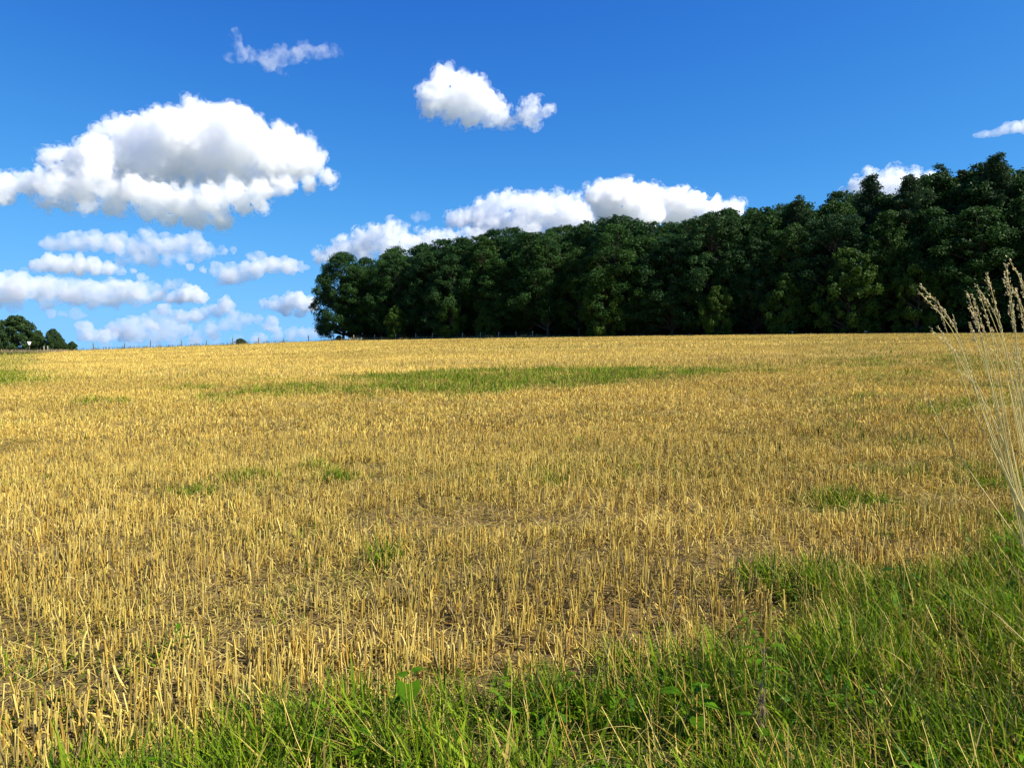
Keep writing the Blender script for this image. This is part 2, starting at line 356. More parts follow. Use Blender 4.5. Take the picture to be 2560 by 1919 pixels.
# lighter young trees filling the edge under the big crowns
for j, (px, hh, lab) in enumerate(((985, 6.5, 'low young tree with yellow-green leaves at the forest edge, leftmost of the low ones'), (1120, 8.0, 'young yellow-green tree under the big crowns, behind the pale grass fringe'),
        (1210, 5.5, 'small bushy sapling at the forest foot beside a taller yellow-green one'), (1500, 11, 'round lighter green tree bulging from the middle of the forest front'), (1790, 7.5, 'bright olive-green young tree standing out at the foot of the forest, right of the middle'),
        (1960, 9.0, 'slim yellowish young tree at the dark forest foot near the small white boards'), (2120, 12, 'large lighter green tree in the forest front, in line with the white right-hand cloud'), (2290, 9.5, 'spreading young tree just left of the tall dry grass heads'))):
    sx = (px-1280)/FPX
    # where the sight line meets the forest edge, then a little in front of it
    tt = (A[1]-A[0]*AB[1]/AB[0])/(1-sx*AB[1]/AB[0]); x, y = sx*tt, tt
    x += NB[0]*.8; y += NB[1]*.8
    place_tree(UNDER[j % 3], x, y, hh, lab, 'young trees at the forest foot', name='young_tree', rz=j*1.3, wide=.72)
# rows behind
for row, (d0, step, f0, f1) in enumerate(((11.5, 6.2, .93, 1.03), (18.5, 7.5, .95, 1.02), (27, 9, .92, 1.0), (38, 11, .9, .98))):
    s = 3.0+row*1.5
    while s < LEN+30-row*6:
        x, y = along(s, d0+rng.uniform(-2, 2))
        H = skyline(x, y)*rng.uniform(f0, f1)
        place_tree(KINDS[rng.randrange(10)], x, y, H, ['broadleaf tree of the second row, its dark crown top showing above the front row', 'broadleaf tree deep inside the forest, mostly hidden by the rows before it'][row > 0], ['second row of forest trees', 'inner forest trees'][row > 0], rz=rng.uniform(0, 6.28), wide=rng.uniform(.9, 1.15))
        s += step*rng.uniform(.85, 1.15)
for px, dd, top, k, lab in ((1990, 9, 505, 1, 'dark pine with a bare crooked bough in the forest skyline left of the right-hand cloud'), (2168, 8, 452, 0, 'pointed pine rising before the white cloud at the right'), (2262, 6.5, 452, 2, 'pine with reddish bare trunk showing below its crown, just right of the cloud'),
        (2345, 12, 428, 1, 'slender pine top in the skyline between the cloud and the tallest pine'), (2478, 8, 402, 0, 'tallest pine of the forest, with upright spiky tips near the right edge'), (2400, 13, 440, 2, 'small spire of a pine behind the tallest one, on its left side')):
    sx = (px-1280)/FPX
    tt = (A[1]-A[0]*AB[1]/AB[0])/(1-sx*AB[1]/AB[0]); x, y = sx*tt+sx*dd, tt+dd
    H = 1.6+y*(880-top)/FPX-float(hgt([x], [y])[0])
    place_tree(PINES[k], x, y, H, lab, 'pines of the forest', name='pine_tree', rz=px*.1, wide=1.15, leaf=M_PINE, bark=M_PINEBARK)
# shrubs filling the dark forest floor
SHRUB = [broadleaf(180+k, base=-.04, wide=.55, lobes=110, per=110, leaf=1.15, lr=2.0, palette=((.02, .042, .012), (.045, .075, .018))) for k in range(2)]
for row, (d0, hh) in enumerate(((9.5, 5.0), (15, 6.5), (23, 8.5))):
    s = 4.0+row
    while s < LEN+28:
        x, y = along(s, d0+rng.uniform(-.8, .8))
        place_tree(SHRUB[rng.randrange(2)], x, y, hh*rng.uniform(.75, 1.2), 'dark shrub filling the shade under the forest trees', 'shrubs under the forest trees', name='shrub', cat='shrub', rz=rng.uniform(0, 6.28), wide=rng.uniform(.8, 1.1))
        s += rng.uniform(3.6, 5.2)+row
# bushes and small trees at the left end of the fence
BUSH = [broadleaf(170+k, base=.0, wide=.46, lobes=130, per=150, leaf=1.0, lr=2.0, palette=((.028, .062, .016), (.065, .11, .028))) for k in range(2)]
def bush_at(px, pybase, pytop, D, kind, wide, name, lab, cat, group=None, rz=0.0):
    x = (px-1280)/FPX*D; z = float(hgt([x], [D])[0]); H = 1.6+D*(880-pytop)/FPX-z
    place_tree(kind, x, D, H, lab, group, name=name, cat=cat, rz=rz, wide=wide)
bush_at(38, 0, 789, 122, BUSH[0], .86, 'broadleaf_tree', 'large round tree at the far left edge, behind the grassy bank', 'tree', 'trees by the track')
bush_at(97, 0, 826, 119, BUSH[1], .72, 'bush', 'dark bush beside the white sign, between the round tree and the small lighter tree', 'bush', None, 2.0)
bush_at(134, 0, 822, 117, BUSH[1], .64, 'broadleaf_tree', 'small lighter tree with drooping crown at the left end of the post fence', 'tree', 'trees by the track', 1.0)
bush_at(158, 0, 852, 116, BUSH[0], .9, 'bush', 'low leafy bush hugging the right foot of the small lighter tree', 'bush', None, 4.0)
bush_at(182, 0, 853, 117, BUSH[1], .8, 'bush', 'tiny sparse bush standing against the sky left of the fence posts', 'bush', None, 3.0)
bush_at(602, 0, 846, 141, BUSH[1], 1.5, 'bush', 'small bush at the fence between posts, left of the forest', 'bush', None, 1.0)
bush_at(848, 0, 838, 152, BUSH[0], 1.1, 'bush', 'low dark bush in the gap under the leftmost forest tree', 'bush', None, 5.0)
# ------------------------------------------------------------------ post and wire fence along the field edge
def box_mesh(name, parts, taper=1.0):
    bm = bmesh.new()
    for (cx, cy, cz, sx, sy, sz, rz) in parts:
        bmesh.ops.create_cube(bm, size=1, matrix=Matrix.Translation((cx, cy, cz)) @ Matrix.Rotation(rz, 4, 'Z') @ Matrix.Diagonal((sx, sy, sz, 1)))
    bmesh.ops.bevel(bm, geom=list(bm.edges), offset=min(.008, min(min(p[3:6]) for p in parts)*.2), segments=1, affect='EDGES')
    me = bpy.data.meshes.new(name); bm.to_mesh(me); bm.free(); return me
def post_mesh(r, h, seed, pointed=True):
    rg = random.Random(seed); V, F = [], []
    limb(V, F, (0, 0, -.4), (rg.uniform(-.04, .04), rg.uniform(-.04, .04), h), r*1.08, r*.95, 10, 4)
    n = len(V); V.append(np.array(V[-10:]).mean(0)+np.array([0, 0, r*.6 if pointed else r*.1]))
    F3 = [(n-10+s, n-10+(s+1) % 10, n) for s in range(10)]
    return np_mesh('post', np.array(V), [np.array(F), np.array(F3)], None, True)
fence_pts = []
for px in (235, 312, 378, 455, 517, 583, 648, 710, 772, 835):
    sx = (px-1280)/FPX
    lo, hi = 60., 200.
    for _ in range(50):
        mdl = .5*(lo+hi)
        if mdl < edge(sx*mdl)+1.5: lo = mdl
        else: hi = mdl
    fence_pts.append((sx*lo, lo, False))
for px in (888, 940, 992, 1042, 1083, 1125, 1158, 1202, 1247, 1290, 1331):
    sx = (px-1280)/FPX; tt = (A[1]-A[0]*AB[1]/AB[0])/(1-sx*AB[1]/AB[0])
    fence_pts.append((sx*tt, tt-1.0, True))
fe = empty('post_fence', (fence_pts[0][0], fence_pts[0][1], float(hgt([fence_pts[0][0]], [fence_pts[0][1]])[0])))
tag(fe, 'thin post and wire fence along the far field edge, left of the forest', 'fence')
O = np.array(fe.location)
PM = [post_mesh(.085, 1.15, 1), post_mesh(.075, 1.0, 2), post_mesh(.08, 1.25, 3), post_mesh(.06, 1.1, 4)]
tops = []
for i, (x, y, pale) in enumerate(fence_pts):
    z = float(hgt([x], [y])[0]); p = link('post', PM[(i*7) % 3] if not pale else PM[3], None, fe, (x-O[0], y-O[1], z-O[2]))
    if not p.data.materials: p.data.materials.append(M_PALEPOST if pale else M_POST)
    tops.append(np.array([x, y, z])-O)
for hh in (.45, .85):
    V, F = [], []
    for a, b in zip(tops[:-1], tops[1:]):
        limb(V, F, a+np.array([0, -.09, hh]), b+np.array([0, -.09, hh]), .006, .006, 4, 2, bend=(0, 0, -.03))
    link('wire', np_mesh('wire', np.array(V), [np.array(F)]), M_WIRE, fe)
# two pale gate posts by the small lighter tree
for px, lab in ((111, 'pale wooden post at the end of the track, left one of a pair'), (121, 'pale wooden post at the end of the track, right one of a pair')):
    D = 108.; x = (px-1280)/FPX*D
    tag(link('post', post_mesh(.055, .9, px), M_PALEPOST, None, (x, D, float(hgt([x], [D])[0]))), lab, 'post', 'pair of pale posts')
# white sign
D = 104.; x = (75-1280)/FPX*D; z = float(hgt([x], [D])[0])
sg = tag(empty('road_sign', (x, D, z), math.radians(38)), 'small white tapered sign on a thin post before the dark bush at far left', 'sign')
link('post', post_mesh(.035, 1.15, 77, False), M_POST, sg)
bm = bmesh.new(); ol = [(-.24, 1.48), (.24, 1.48), (.22, 1.40), (.10, 1.06), (-.10, 1.06), (-.22, 1.40)]
f = bm.faces.new([bm.verts.new((a, -.045, b)) for a, b in ol]); r_ = bmesh.ops.extrude_face_region(bm, geom=[f]); bmesh.ops.translate(bm, vec=(0, .012, 0), verts=[v for v in r_['geom'] if isinstance(v, bmesh.types.BMVert)])
bmesh.ops.recalc_face_normals(bm, faces=bm.faces); me = bpy.data.meshes.new('plate'); bm.to_mesh(me); bm.free(); link('plate', me, M_SIGN, sg)
# small white boards at the foot of the forest
for px, w_, lab in ((1946, .40, 'small white board low at the dark forest foot, leftmost of three'), (1976, .62, 'longest of three small white boards at the dark forest foot'), (2163, .42, 'small white board at the forest foot nearest the tall dry grass')):
    sx = (px-1280)/FPX; tt = (A[1]-A[0]*AB[1]/AB[0])/(1-sx*AB[1]/AB[0])-.6
    bx = sx*tt; z = float(hgt([bx], [tt])[0])
    r = tag(empty('marker_board', (bx, tt, z)), lab, 'board', 'white boards at the forest foot')
    link('board', box_mesh('board', [(0, 0, .42, w_, .03, .16, 0)]), M_SIGN, r)
    link('stake', box_mesh('stake', [(-w_*.3, .04, .2, .04, .04, .7, 0), (w_*.3, .04, .2, .04, .04, .7, 0)]), M_POST, r)
# ------------------------------------------------------------------ stubble, straw and grass
def strips(base, az, tilt, length, width, bend, face, col, tipcol=None, segs=3, taper=True):
    """flat blades: leaning by tilt towards az, curving by bend"""
    n = len(base); V = np.empty((n, segs+1, 2, 3)); ca, sa = np.cos(az), np.sin(az)
    wx, wy = np.cos(face), np.sin(face)
    pos = base.copy(); th = tilt.copy(); sl = length/segs
    for k in range(segs+1):
        f = k/segs; wd = width*.5*((1-f**1.6)*.96+.04 if taper else 1.0)
        V[:, k, 0, 0] = pos[:, 0]-wx*wd; V[:, k, 0, 1] = pos[:, 1]-wy*wd; V[:, k, 0, 2] = pos[:, 2]
        V[:, k, 1, 0] = pos[:, 0]+wx*wd; V[:, k, 1, 1] = pos[:, 1]+wy*wd; V[:, k, 1, 2] = pos[:, 2]
        pos = pos+np.stack([ca*np.sin(th)*sl, sa*np.sin(th)*sl, np.cos(th)*sl], 1); th = th+bend/segs
    b = (np.arange(n)*(segs+1)*2)[:, None]
    F = np.concatenate([b+np.array([2*k, 2*k+1, 2*k+3, 2*k+2]) for k in range(segs)])
    cc = np.repeat(col, (segs+1)*2, axis=0)
    if tipcol is not None:
        f = np.tile(np.repeat(np.linspace(0, 1, segs+1), 2), n)[:, None]**1.5
        cc = cc*(1-f)+np.repeat(tipcol, (segs+1)*2, axis=0)*f
    return V.reshape(-1, 3), F, cc
def stems(base, az, tilt, length, rad, col, sides=4, node=True):
    """round straws, open cut ends capped"""
    n = len(base); ax = np.stack([np.cos(az)*np.sin(tilt), np.sin(az)*np.sin(tilt), np.cos(tilt)], 1)
    u = np.stack([-np.sin(az), np.cos(az), np.zeros(n)], 1); v = np.cross(ax, u)
    rings = 3; V = np.empty((n, rings, sides, 3)); fr = (0, .55, 1.0); rr = (1.0, .92, .85)
    for k in range(rings):
        c = base+ax*(length*fr[k])[:, None]+(u*(np.sin(np.arange(n)*1.7)*length*.03)[:, None] if k == 1 else 0)
        for s in range(sides):
            a = 2*math.pi*s/sides+.5
            V[:, k, s] = c+(u*math.cos(a)+v*math.sin(a))*(rad*rr[k])[:, None]
    b = (np.arange(n)*rings*sides)[:, None]; F = []
    for k in range(rings-1):
        for s in range(sides):
            F.append(b+np.array([k*sides+s, k*sides+(s+1) % sides, (k+1)*sides+(s+1) % sides, (k+1)*sides+s]))
    cap = b+np.array([2*sides+s for s in range(sides)])
    return V.reshape(-1, 3), [np.concatenate(F), cap], np.repeat(col, rings*sides, axis=0)
class Bag:
    def __init__(s): s.V, s.F, s.C, s.n = [], [], [], 0
    def add(s, V, F, Cc):
        s.V.append(V); s.F += [f+s.n for f in (F if isinstance(F, list) else [F])]; s.C.append(Cc); s.n += len(V)
    def build(s, name, mat, label, cat):
        o = link(name, np_mesh(name, np.concatenate(s.V), s.F, np.clip(np.concatenate(s.C), 0, 1)), mat)
        return tag(o, label, cat, kind='stuff')
g = np.random.default_rng(3)
HALF = .76                                                          # a little wider than the view, for a step to the side
def scatter(d0, d1, dens, extra=1.2):
    area = HALF*(d1*d1-d0*d0)+2*extra*(d1-d0); n = int(area*dens)
    y = np.sqrt(g.uniform(d0*d0, d1*d1, int(n*1.0))); hw = HALF*y+extra
    return g.uniform(-1, 1, n)*hw, y
GOLD = np.array([.60, .445, .10]); PALE = np.array([.72, .56, .165]); RUST = np.array([.48, .305, .06]); GREY = np.array([.28, .21, .085])
def straw_col(x, y, k=0):
    n = len(x); r = g.uniform(0, 1, n)+.45*n2(x, y, 3.0, 1.4, 41+k)+.25*n2(x, y, 18, 6, 48)
    c = np.where((r < .14)[:, None], GREY, np.where((r < .34)[:, None], RUST, np.where((r < .80)[:, None], GOLD, PALE)))
    c = c*(.78+.44*g.uniform(0, 1, n))[:, None]
    wide = 1+.34*n2(x, y, 14, 5, 45)[:, None]+.22*n2(x, y, 45, 12, 46)[:, None]+.20*n2(x, y, 2.4, 1.0, 47)[:, None]
    gr = green(x, y)[:, None]*.35
    c = c*wide*(1-gr)+np.array([.20, .22, .04])*gr
    return c
ROWA = math.radians(12)                                             # the drill rows run a little off the line of sight
def rows(x, y, pitch=.125, tight=.022):
    c, s = math.cos(ROWA), math.sin(ROWA)
    u = x*c-y*s; v = x*s+y*c
    u2 = np.round(u/pitch)*pitch+g.normal(0, tight, len(x))
    return u2*c+v*s, -u2*s+v*c
st = Bag(); litter = Bag(); gr = Bag()
# near stubble: every straw a round stem
x, y = scatter(2.2, 11, 800); x, y = rows(x, y)
keep = g.uniform(0, 1, len(x)) > np.clip(.85*bare(x, y)+.9*sstep(.45, .95, green(x, y))*(y < 3.3+.56*x)+.35*green(x, y), 0, .97)
clump = n2(x, y, .26, .17, 51)+.7*n2(x, y, .8, .4, 54); keep &= clump > -.22
x, y = x[keep], y[keep]; n = len(x)
L = (.142+.075*n2(x, y, 1.1, .6, 52)+.03*n2(x, y, .35, .3, 53)+g.normal(0, .032, n))*(1-.5*bare(x, y))*(1-.15*sstep(4, 9, y)); L = np.clip(L, .03, .27)
tilt = np.abs(g.normal(0, .17, n))+.5*(g.uniform(0, 1, n) < .18)*g.uniform(.3, 1.9, n)
st.add(*stems(np.stack([x, y, hgt(x, y, True)-.01], 1), g.uniform(0, 6.28, n), tilt, L, g.uniform(.0024, .0048, n)*(1+.5*(g.uniform(0, 1, n) < .12)), straw_col(x, y)))
# dry leaf sheaths hanging from them
q = g.uniform(0, 1, n) < .42; m_ = int(q.sum())
st.add(*strips(np.stack([x[q], y[q], hgt(x[q], y[q], True)+L[q]*g.uniform(.1, .7, m_)], 1), g.uniform(0, 6.28, m_), g.uniform(.2, 1.2, m_), L[q]*g.uniform(.4, .9, m_), g.uniform(.004, .009, m_), g.uniform(.5, 2.0, m_), g.uniform(0, 6.28, m_), straw_col(x[q], y[q], 3)*.92, segs=3))
# chopped straw lying on the ground
x, y = scatter(2.2, 13, 1250); n = len(x)
keep = (g.uniform(0, 1, n) < .6+.4*bare(x, y)) & (g.uniform(0, 1, n) > .7*green(x, y)*(y < 3.5+.56*x))
x, y = x[keep], y[keep]; n = len(x)
litter.add(*stems(np.stack([x, y, hgt(x, y, True)+g.uniform(.004, .05, n)], 1), g.uniform(0, 6.28, n), g.normal(1.50, .22, n), g.uniform(.03, .16, n)*g.uniform(.6, 1.3, n), g.uniform(.0012, .0027, n), straw_col(x, y, 5)*np.array([.95, .98, 1.1]), sides=3))
# middle distance: two crossed blades per straw
for d0, d1, dens, wd, sc in ((11, 26, 480, .0088, .92), (26, 52, 190, .012, .9), (52, 95, 55, .024, 1.0), (95, 152, 24, .04, 1.05)):
    x, y = scatter(d0, d1, dens)
    if d1 < 30: x, y = rows(x, y, .125, .03)
    keep = (y < edge(x)-.3) & (g.uniform(0, 1, len(x)) > .8*bare(x, y)+.55*green(x, y)) & (n2(x, y, .7, .35, 55)+.6*n2(x, y, 2.5, 1.0, 56) > -.24)
    x, y = x[keep], y[keep]; n = len(x)
    L = np.clip((.135+.05*n2(x, y, 2.2, .8, 52)+g.normal(0, .03, n))*sc*(1-.35*bare(x, y)), .05, .28)
    az = g.uniform(0, 6.28, n); ti = np.abs(g.normal(0, .25, n))+.6*(g.uniform(0, 1, n) < .2)
    base = np.stack([x, y, hgt(x, y, True)-.01], 1); cc = straw_col(x, y)
    for k in range(2 if d1 < 30 else 1):
        st.add(*strips(base, az, ti, L, np.full(n, wd)*g.uniform(.7, 1.3, n), g.normal(0, .25, n), g.uniform(0, 3.14, n), cc, segs=1 if d1 > 30 else 2, taper=False))
    if d1 < 30:
        x, y = scatter(d0, d1, 240); n = len(x)
        litter.add(*strips(np.stack([x, y, hgt(x, y, True)+g.uniform(.01, .09, n)], 1), g.uniform(0, 6.28, n), g.normal(1.45, .2, n), g.uniform(.08, .25, n), np.full(n, .006), g.normal(0, .4, n), g.uniform(0, 3.14, n), straw_col(x, y, 5), segs=2, taper=False))
st.build('stubble', M_STRAW, 'golden cut cereal stubble standing all over the field', 'stubble')
litter.build('straw_litter', M_STRAW, 'loose pale chopped straw lying between the stubble', 'straw')
# green blades
G1 = np.array([.082, .180, .003]); G2 = np.array([.21, .30, .006]); G3 = np.array([.028, .085, .005]); DRY = np.array([.42, .32, .08])
def grass_col(n, dry=.12):
    r = g.uniform(0, 1, n)[:, None]; c = G1*(1-r)+G2*r
    c = np.where((g.uniform(0, 1, n) < .25)[:, None], G3*1.1, c)
    c = np.where((g.uniform(0, 1, n) < dry)[:, None], DRY, c)
    return c*(.8+.4*g.uniform(0, 1, n))[:, None]
for d0, d1, dens, wd, Lm in ((1.5, 9, 6400, .0085, .15), (9, 34, 420, .016, .19), (34, 110, 14, .05, .17)):
    x, y = scatter(d0, d1, dens)
    gg = green(x, y); keep = (g.uniform(0, 1, len(x)) < gg**1.35*np.where(y < 9, .22+.9*sstep(-.14, .24, n2(x, y, .30, .22, 71)), 1)) & (y < edge(x))
    x, y, gg = x[keep], y[keep], gg[keep]; n = len(x)
    verge = ((y < 3.4+.56*x) & (y < 12)).astype(float)
    L = Lm*(.55+.75*gg)*g.uniform(.4, 1.5, n)*(1+.1*verge)*(1+.6*n2(x, y, .5, .4, 72))
    cc = grass_col(n, .06); tip = cc*.85+.15*DRY*g.uniform(.4, 1, n)[:, None]
    gr.add(*strips(np.stack([x, y, hgt(x, y, True)-.01], 1), np.where(verge > 0, g.normal(2.6, 1.5, n), g.uniform(0, 6.28, n)), np.abs(g.normal(.45, .5, n)), L, wd*g.uniform(.5, 1.4, n)*(1+.8*(g.uniform(0, 1, n) < .15)), np.abs(g.normal(.6, .7, n)), g.uniform(0, 3.14, n), cc, tip, segs=4 if d1 < 10 else 2))
# dry grass stalks standing and leaning in the verge
x, y = scatter(2.1, 8, 270); keep = g.uniform(0, 1, len(x)) < sstep(.3, .9, green(x, y))*(y < 3.6+.55*x)*(.35+.65*sstep(-1.2, 1.5, x)); x, y = x[keep], y[keep]; n = len(x)
gr.add(*stems(np.stack([x, y, hgt(x, y, True)], 1), g.normal(2.75, 1.2, n), np.abs(g.normal(.6, .45, n)), g.uniform(.10, .34, n), g.uniform(.001, .0021, n), (np.where((g.uniform(0, 1, n) < .6)[:, None], PALE, RUST*1.1)*(.75+.4*g.uniform(0, 1, n))[:, None]), sides=3))
x, y = scatter(2.1, 7, 330); keep = g.uniform(0, 1, len(x)) < sstep(.3, .9, green(x, y))*(y < 3.6+.55*x); x, y = x[keep], y[keep]; n = len(x)
gr.add(*strips(np.stack([x, y, hgt(x, y, True)+g.uniform(0, .12, n)], 1), g.uniform(0, 6.28, n), g.uniform(.5, 1.6, n), g.uniform(.10, .30, n), g.uniform(.003, .006, n), g.normal(.3, .7, n), g.uniform(0, 3.14, n), straw_col(x, y, 5)*.8, segs=4))
# small broad leaves of clover, bindweed and other herbs in the sward
x, y = scatter(1.6, 8, 1100); keep = (g.uniform(0, 1, len(x)) < green(x, y)**2*sstep(-.05, .25, n2(x, y, .45, .35, 75))) & (y < 3.4+.56*x); x, y = x[keep], y[keep]; n = len(x)
gr.add(*strips(np.stack([x, y, hgt(x, y, True)+g.uniform(.02, .14, n)], 1), g.uniform(0, 6.28, n), g.uniform(.5, 1.5, n), g.uniform(.03, .075, n), g.uniform(.014, .032, n), g.normal(.5, .5, n), g.uniform(0, 3.14, n), np.where((g.uniform(0, 1, n) < .5)[:, None], G1, G3*1.3)*(.8+.5*g.uniform(0, 1, n))[:, None], segs=4))
gr.build('grass', M_GRASS, 'green and half dry wild grass growing through the stubble and along the near verge', 'grass')
# pale tall grass along the fence, the bank and the forest foot
fr = Bag()
t_ = g.uniform(0, 1, 8000); xs = -84+t_*(150); px_ = xs
ys = edge(xs)+g.normal(np.where(xs > -36, -1.2, .4), .55, len(xs))
dn = np.where(xs < -38, .45+.4*n2(xs, ys, 4, 4, 61), np.where(xs < 6, .95+1.2*n2(xs, ys, 3, 3, 62), .42+.5*n2(xs, ys, 2, 2, 64)))
k = g.uniform(0, 1, len(xs)) < dn; xs, ys = xs[k], ys[k]; n = len(xs)
L = g.uniform(.25, .75, n)*(1+.5*n2(xs, ys, 3, 3, 63))*np.where(xs > 10, .6, 1)
cc = np.where((g.uniform(0, 1, n) < .55)[:, None], np.array([.40, .32, .15]), np.array([.11, .12, .035]))*(.7+.5*g.uniform(0, 1, n))[:, None]
fr.add(*strips(np.stack([xs, ys, hgt(xs, ys)-.02], 1), g.uniform(0, 6.28, n), np.abs(g.normal(.15, .15, n)), L, g.uniform(.03, .09, n), g.normal(.2, .3, n), g.uniform(-.6, .6, n), cc, segs=3))
n = 5200; xs = g.uniform(-92, -62, n); ys = g.normal(101, 4.2, n); bank = hgt(xs, ys)
L = g.uniform(.15, .5, n); low = sstep(102, 95, ys)[:, None]
cc = (np.array([.44, .34, .18])*(1-low)+np.array([.085, .13, .03])*low)*(.7+.5*g.uniform(0, 1, n))[:, None]
fr.add(*strips(np.stack([xs, ys, bank-.02], 1), g.uniform(0, 6.28, n), np.abs(g.normal(.2, .2, n)), L, g.uniform(.05, .13, n), g.normal(.2, .3, n), g.uniform(-.6, .6, n), cc, segs=2))
# grass at the fence foot, painted dark green for the shadow and furrow there
n = 2600; xs = g.uniform(-66, -30, n); ys = edge(xs)-g.uniform(-.6, 1.2, n)
cc = np.array([.05, .075, .02])*(.7+.6*g.uniform(0, 1, n))[:, None]
fr.add(*strips(np.stack([xs, ys, hgt(xs, ys)-.02], 1), g.uniform(0, 6.28, n), np.abs(g.normal(.3, .2, n)), g.uniform(.08, .2, n), g.uniform(.04, .12, n), g.normal(.2, .3, n), g.uniform(-.6, .6, n), cc, segs=2))
fr.build('dry_grass', M_GRASS, 'pale dry grass fringe along the fence, the bank and the forest foot', 'grass')

# ------------------------------------------------------------------ tall dry grass at the right edge
def tube_path(V, F, pts, r0, r1, sides=6):
    pts = [np.array(p, float) for p in pts]; off = len(V); n = len(pts)
    for k, p in enumerate(pts):
        ax = pts[min(k+1, n-1)]-pts[max(k-1, 0)]; ax /= np.linalg.norm(ax)+1e-9
        u = np.cross(ax, [0, 1, 0]); u /= np.linalg.norm(u)+1e-9; v = np.cross(ax, u); r = r0+(r1-r0)*k/(n-1)
        for s in range(sides): a = 2*math.pi*s/sides; V.append(p+(u*math.cos(a)+v*math.sin(a))*r)
    for k in range(n-1):
        for s in range(sides): F.append((off+k*sides+s, off+k*sides+(s+1) % sides, off+(k+1)*sides+(s+1) % sides, off+(k+1)*sides+s))
    F.append(tuple(off+(n-1)*sides+s for s in range(4)))
def at_px(px, py, D): return np.array([(px-1280)/FPX*D, D, 1.6+D*(880-py)/FPX])
def tall_stalk(root, mid, tip, knee, seed, headlen, lush=1.0):
    """a stalk from its root to a nodding panicle tip; knee is a point it passes"""
    rg = np.random.default_rng(seed)
    B0 = np.array(root); K = np.array(knee); T = np.array(tip)
    ctl = [B0-(np.array(mid)-B0), B0, np.array(mid), K, T, T+(T-K)*.5]; pts = []
    for q in range(1, 4):                                           # Catmull-Rom through root, bundle, knee and tip
        a_, b_, c_, d_ = ctl[q-1:q+3]
        for f in np.linspace(0, 1, 7)[(q > 1):]:
            pts.append(.5*((2*b_)+(c_-a_)*f+(2*a_-5*b_+4*c_-d_)*f*f+(3*b_-a_-3*c_+d_)*f**3))
    V, F = [], []; tube_path(V, F, pts, .0031, .0008)
    me = np_mesh('stalk', np.array(V), [np.array(F)], np.tile(np.array([.82, .68, .28])*rg.uniform(.85, 1.1), (len(V), 1)), True)
    # panicle: short side branches with spikelets along the upper part
    P = np.array(pts); seg = np.linalg.norm(np.diff(P, axis=0), axis=1); cum = np.concatenate([[0], np.cumsum(seg)]); tot = cum[-1]
    VV, FF, CC = [], [], []; off = 0
    ns = int(52*lush*headlen/.16)
    for k in range(ns):
        f = rg.uniform(0, 1); s = tot-headlen*(1-f)
        j = min(len(P)-2, int(np.searchsorted(cum, s)-1)); a = (s-cum[j])/seg[j]; p = P[j]+(P[j+1]-P[j])*a
        ax = (P[j+1]-P[j])/seg[j]; spread = .0062*math.sin(math.pi*min(1, .12+.88*(1-f)))*rg.uniform(.2, 1.1)*lush+.001
        dd = rg.normal(size=3); dd -= dd@ax*ax; dd /= np.linalg.norm(dd); dd[0] -= .35
        c = p+dd*spread+ax*rg.uniform(0, .012)
        dirn = ax+dd*.28+np.array([-.08, 0, -.02]); dirn /= np.linalg.norm(dirn); side = np.cross(dirn, rg.normal(size=3)); side /= np.linalg.norm(side); nn = np.cross(dirn, side)
        L = rg.uniform(.006, .0115); W = L*.22
        VV.append(np.array([c, c+dirn*L*.45+side*W, c+dirn*L, c+dirn*L*.45-side*W, c+dirn*L*.45+nn*W, c+dirn*L*.45-nn*W]))
        FF.append(np.array([[0, 1, 4], [1, 2, 4], [2, 3, 4], [3, 0, 4], [1, 0, 5], [2, 1, 5], [3, 2, 5], [0, 3, 5]])+off); off += 6
        CC.append(np.tile((np.array([.80, .68, .38]) if rg.uniform() < .85 else np.array([.55, .42, .26]))*rg.uniform(.75, 1.15), (6, 1)))
        if k % 3 == 0:
            q = [p, p+dd*spread*.6+ax*.004, c]; V2, F2 = [], []; tube_path(V2, F2, q, .0005, .0003, 4)
            VV.append(np.array(V2)); F2q = np.array(F2[:-1])
            FF.append(np.concatenate([F2q[:, [0, 1, 2]], F2q[:, [0, 2, 3]]])+off); off += len(V2); CC.append(np.tile([.55, .45, .22], (len(V2), 1)))
    hm = np_mesh('seed_head', np.concatenate(VV), [np.concatenate(FF)], np.concatenate(CC))
    return me, hm
TG = empty('tall_grass', (2.4, 2.75, float(hgt([2.4], [2.75])[0])))
tag(TG, 'clump of tall dry grass with feathery seed heads leaning in from the right edge', 'grass clump')
O = np.array(TG.location)
# tip pixel, a pixel half way down, the pixel where it leaves the bundle, distance
ST = [((2298, 715), (2395, 840), (2530, 1190), 2.60, .20, 1.2), ((2345, 765), (2400, 930), (2500, 1150), 2.70, .10, .5), ((2412, 730), (2462, 880), (2545, 1230), 2.55, .19, .9),
      ((2427, 742), (2490, 930), (2560, 1260), 2.66, .16, 1.2), ((2420, 770), (2455, 860), (2530, 1200), 2.8, .14, .7), ((2437, 717), (2500, 830), (2580, 1180), 2.75, .13, .8), ((2463, 690), (2508, 850), (2580, 1150), 2.62, .22, 1.3),
      ((2455, 745), (2520, 910), (2600, 1200), 2.9, .10, .5), ((2507, 662), (2532, 800), (2585, 1120), 2.5, .24, 1.5), ((2515, 650), (2568, 760), (2640, 1080), 2.65, .15, .8), ((2535, 720), (2566, 860), (2620, 1150), 2.58, .18, 1.1),
      ((2520, 765), (2545, 880), (2610, 1180), 2.82, .12, .8), ((2545, 690), (2590, 850), (2660, 1150), 2.7, .2, 1.0), ((2422, 805), (2470, 930), (2555, 1240), 2.75, .07, .4)]
rs_ = np.random.default_rng(77)
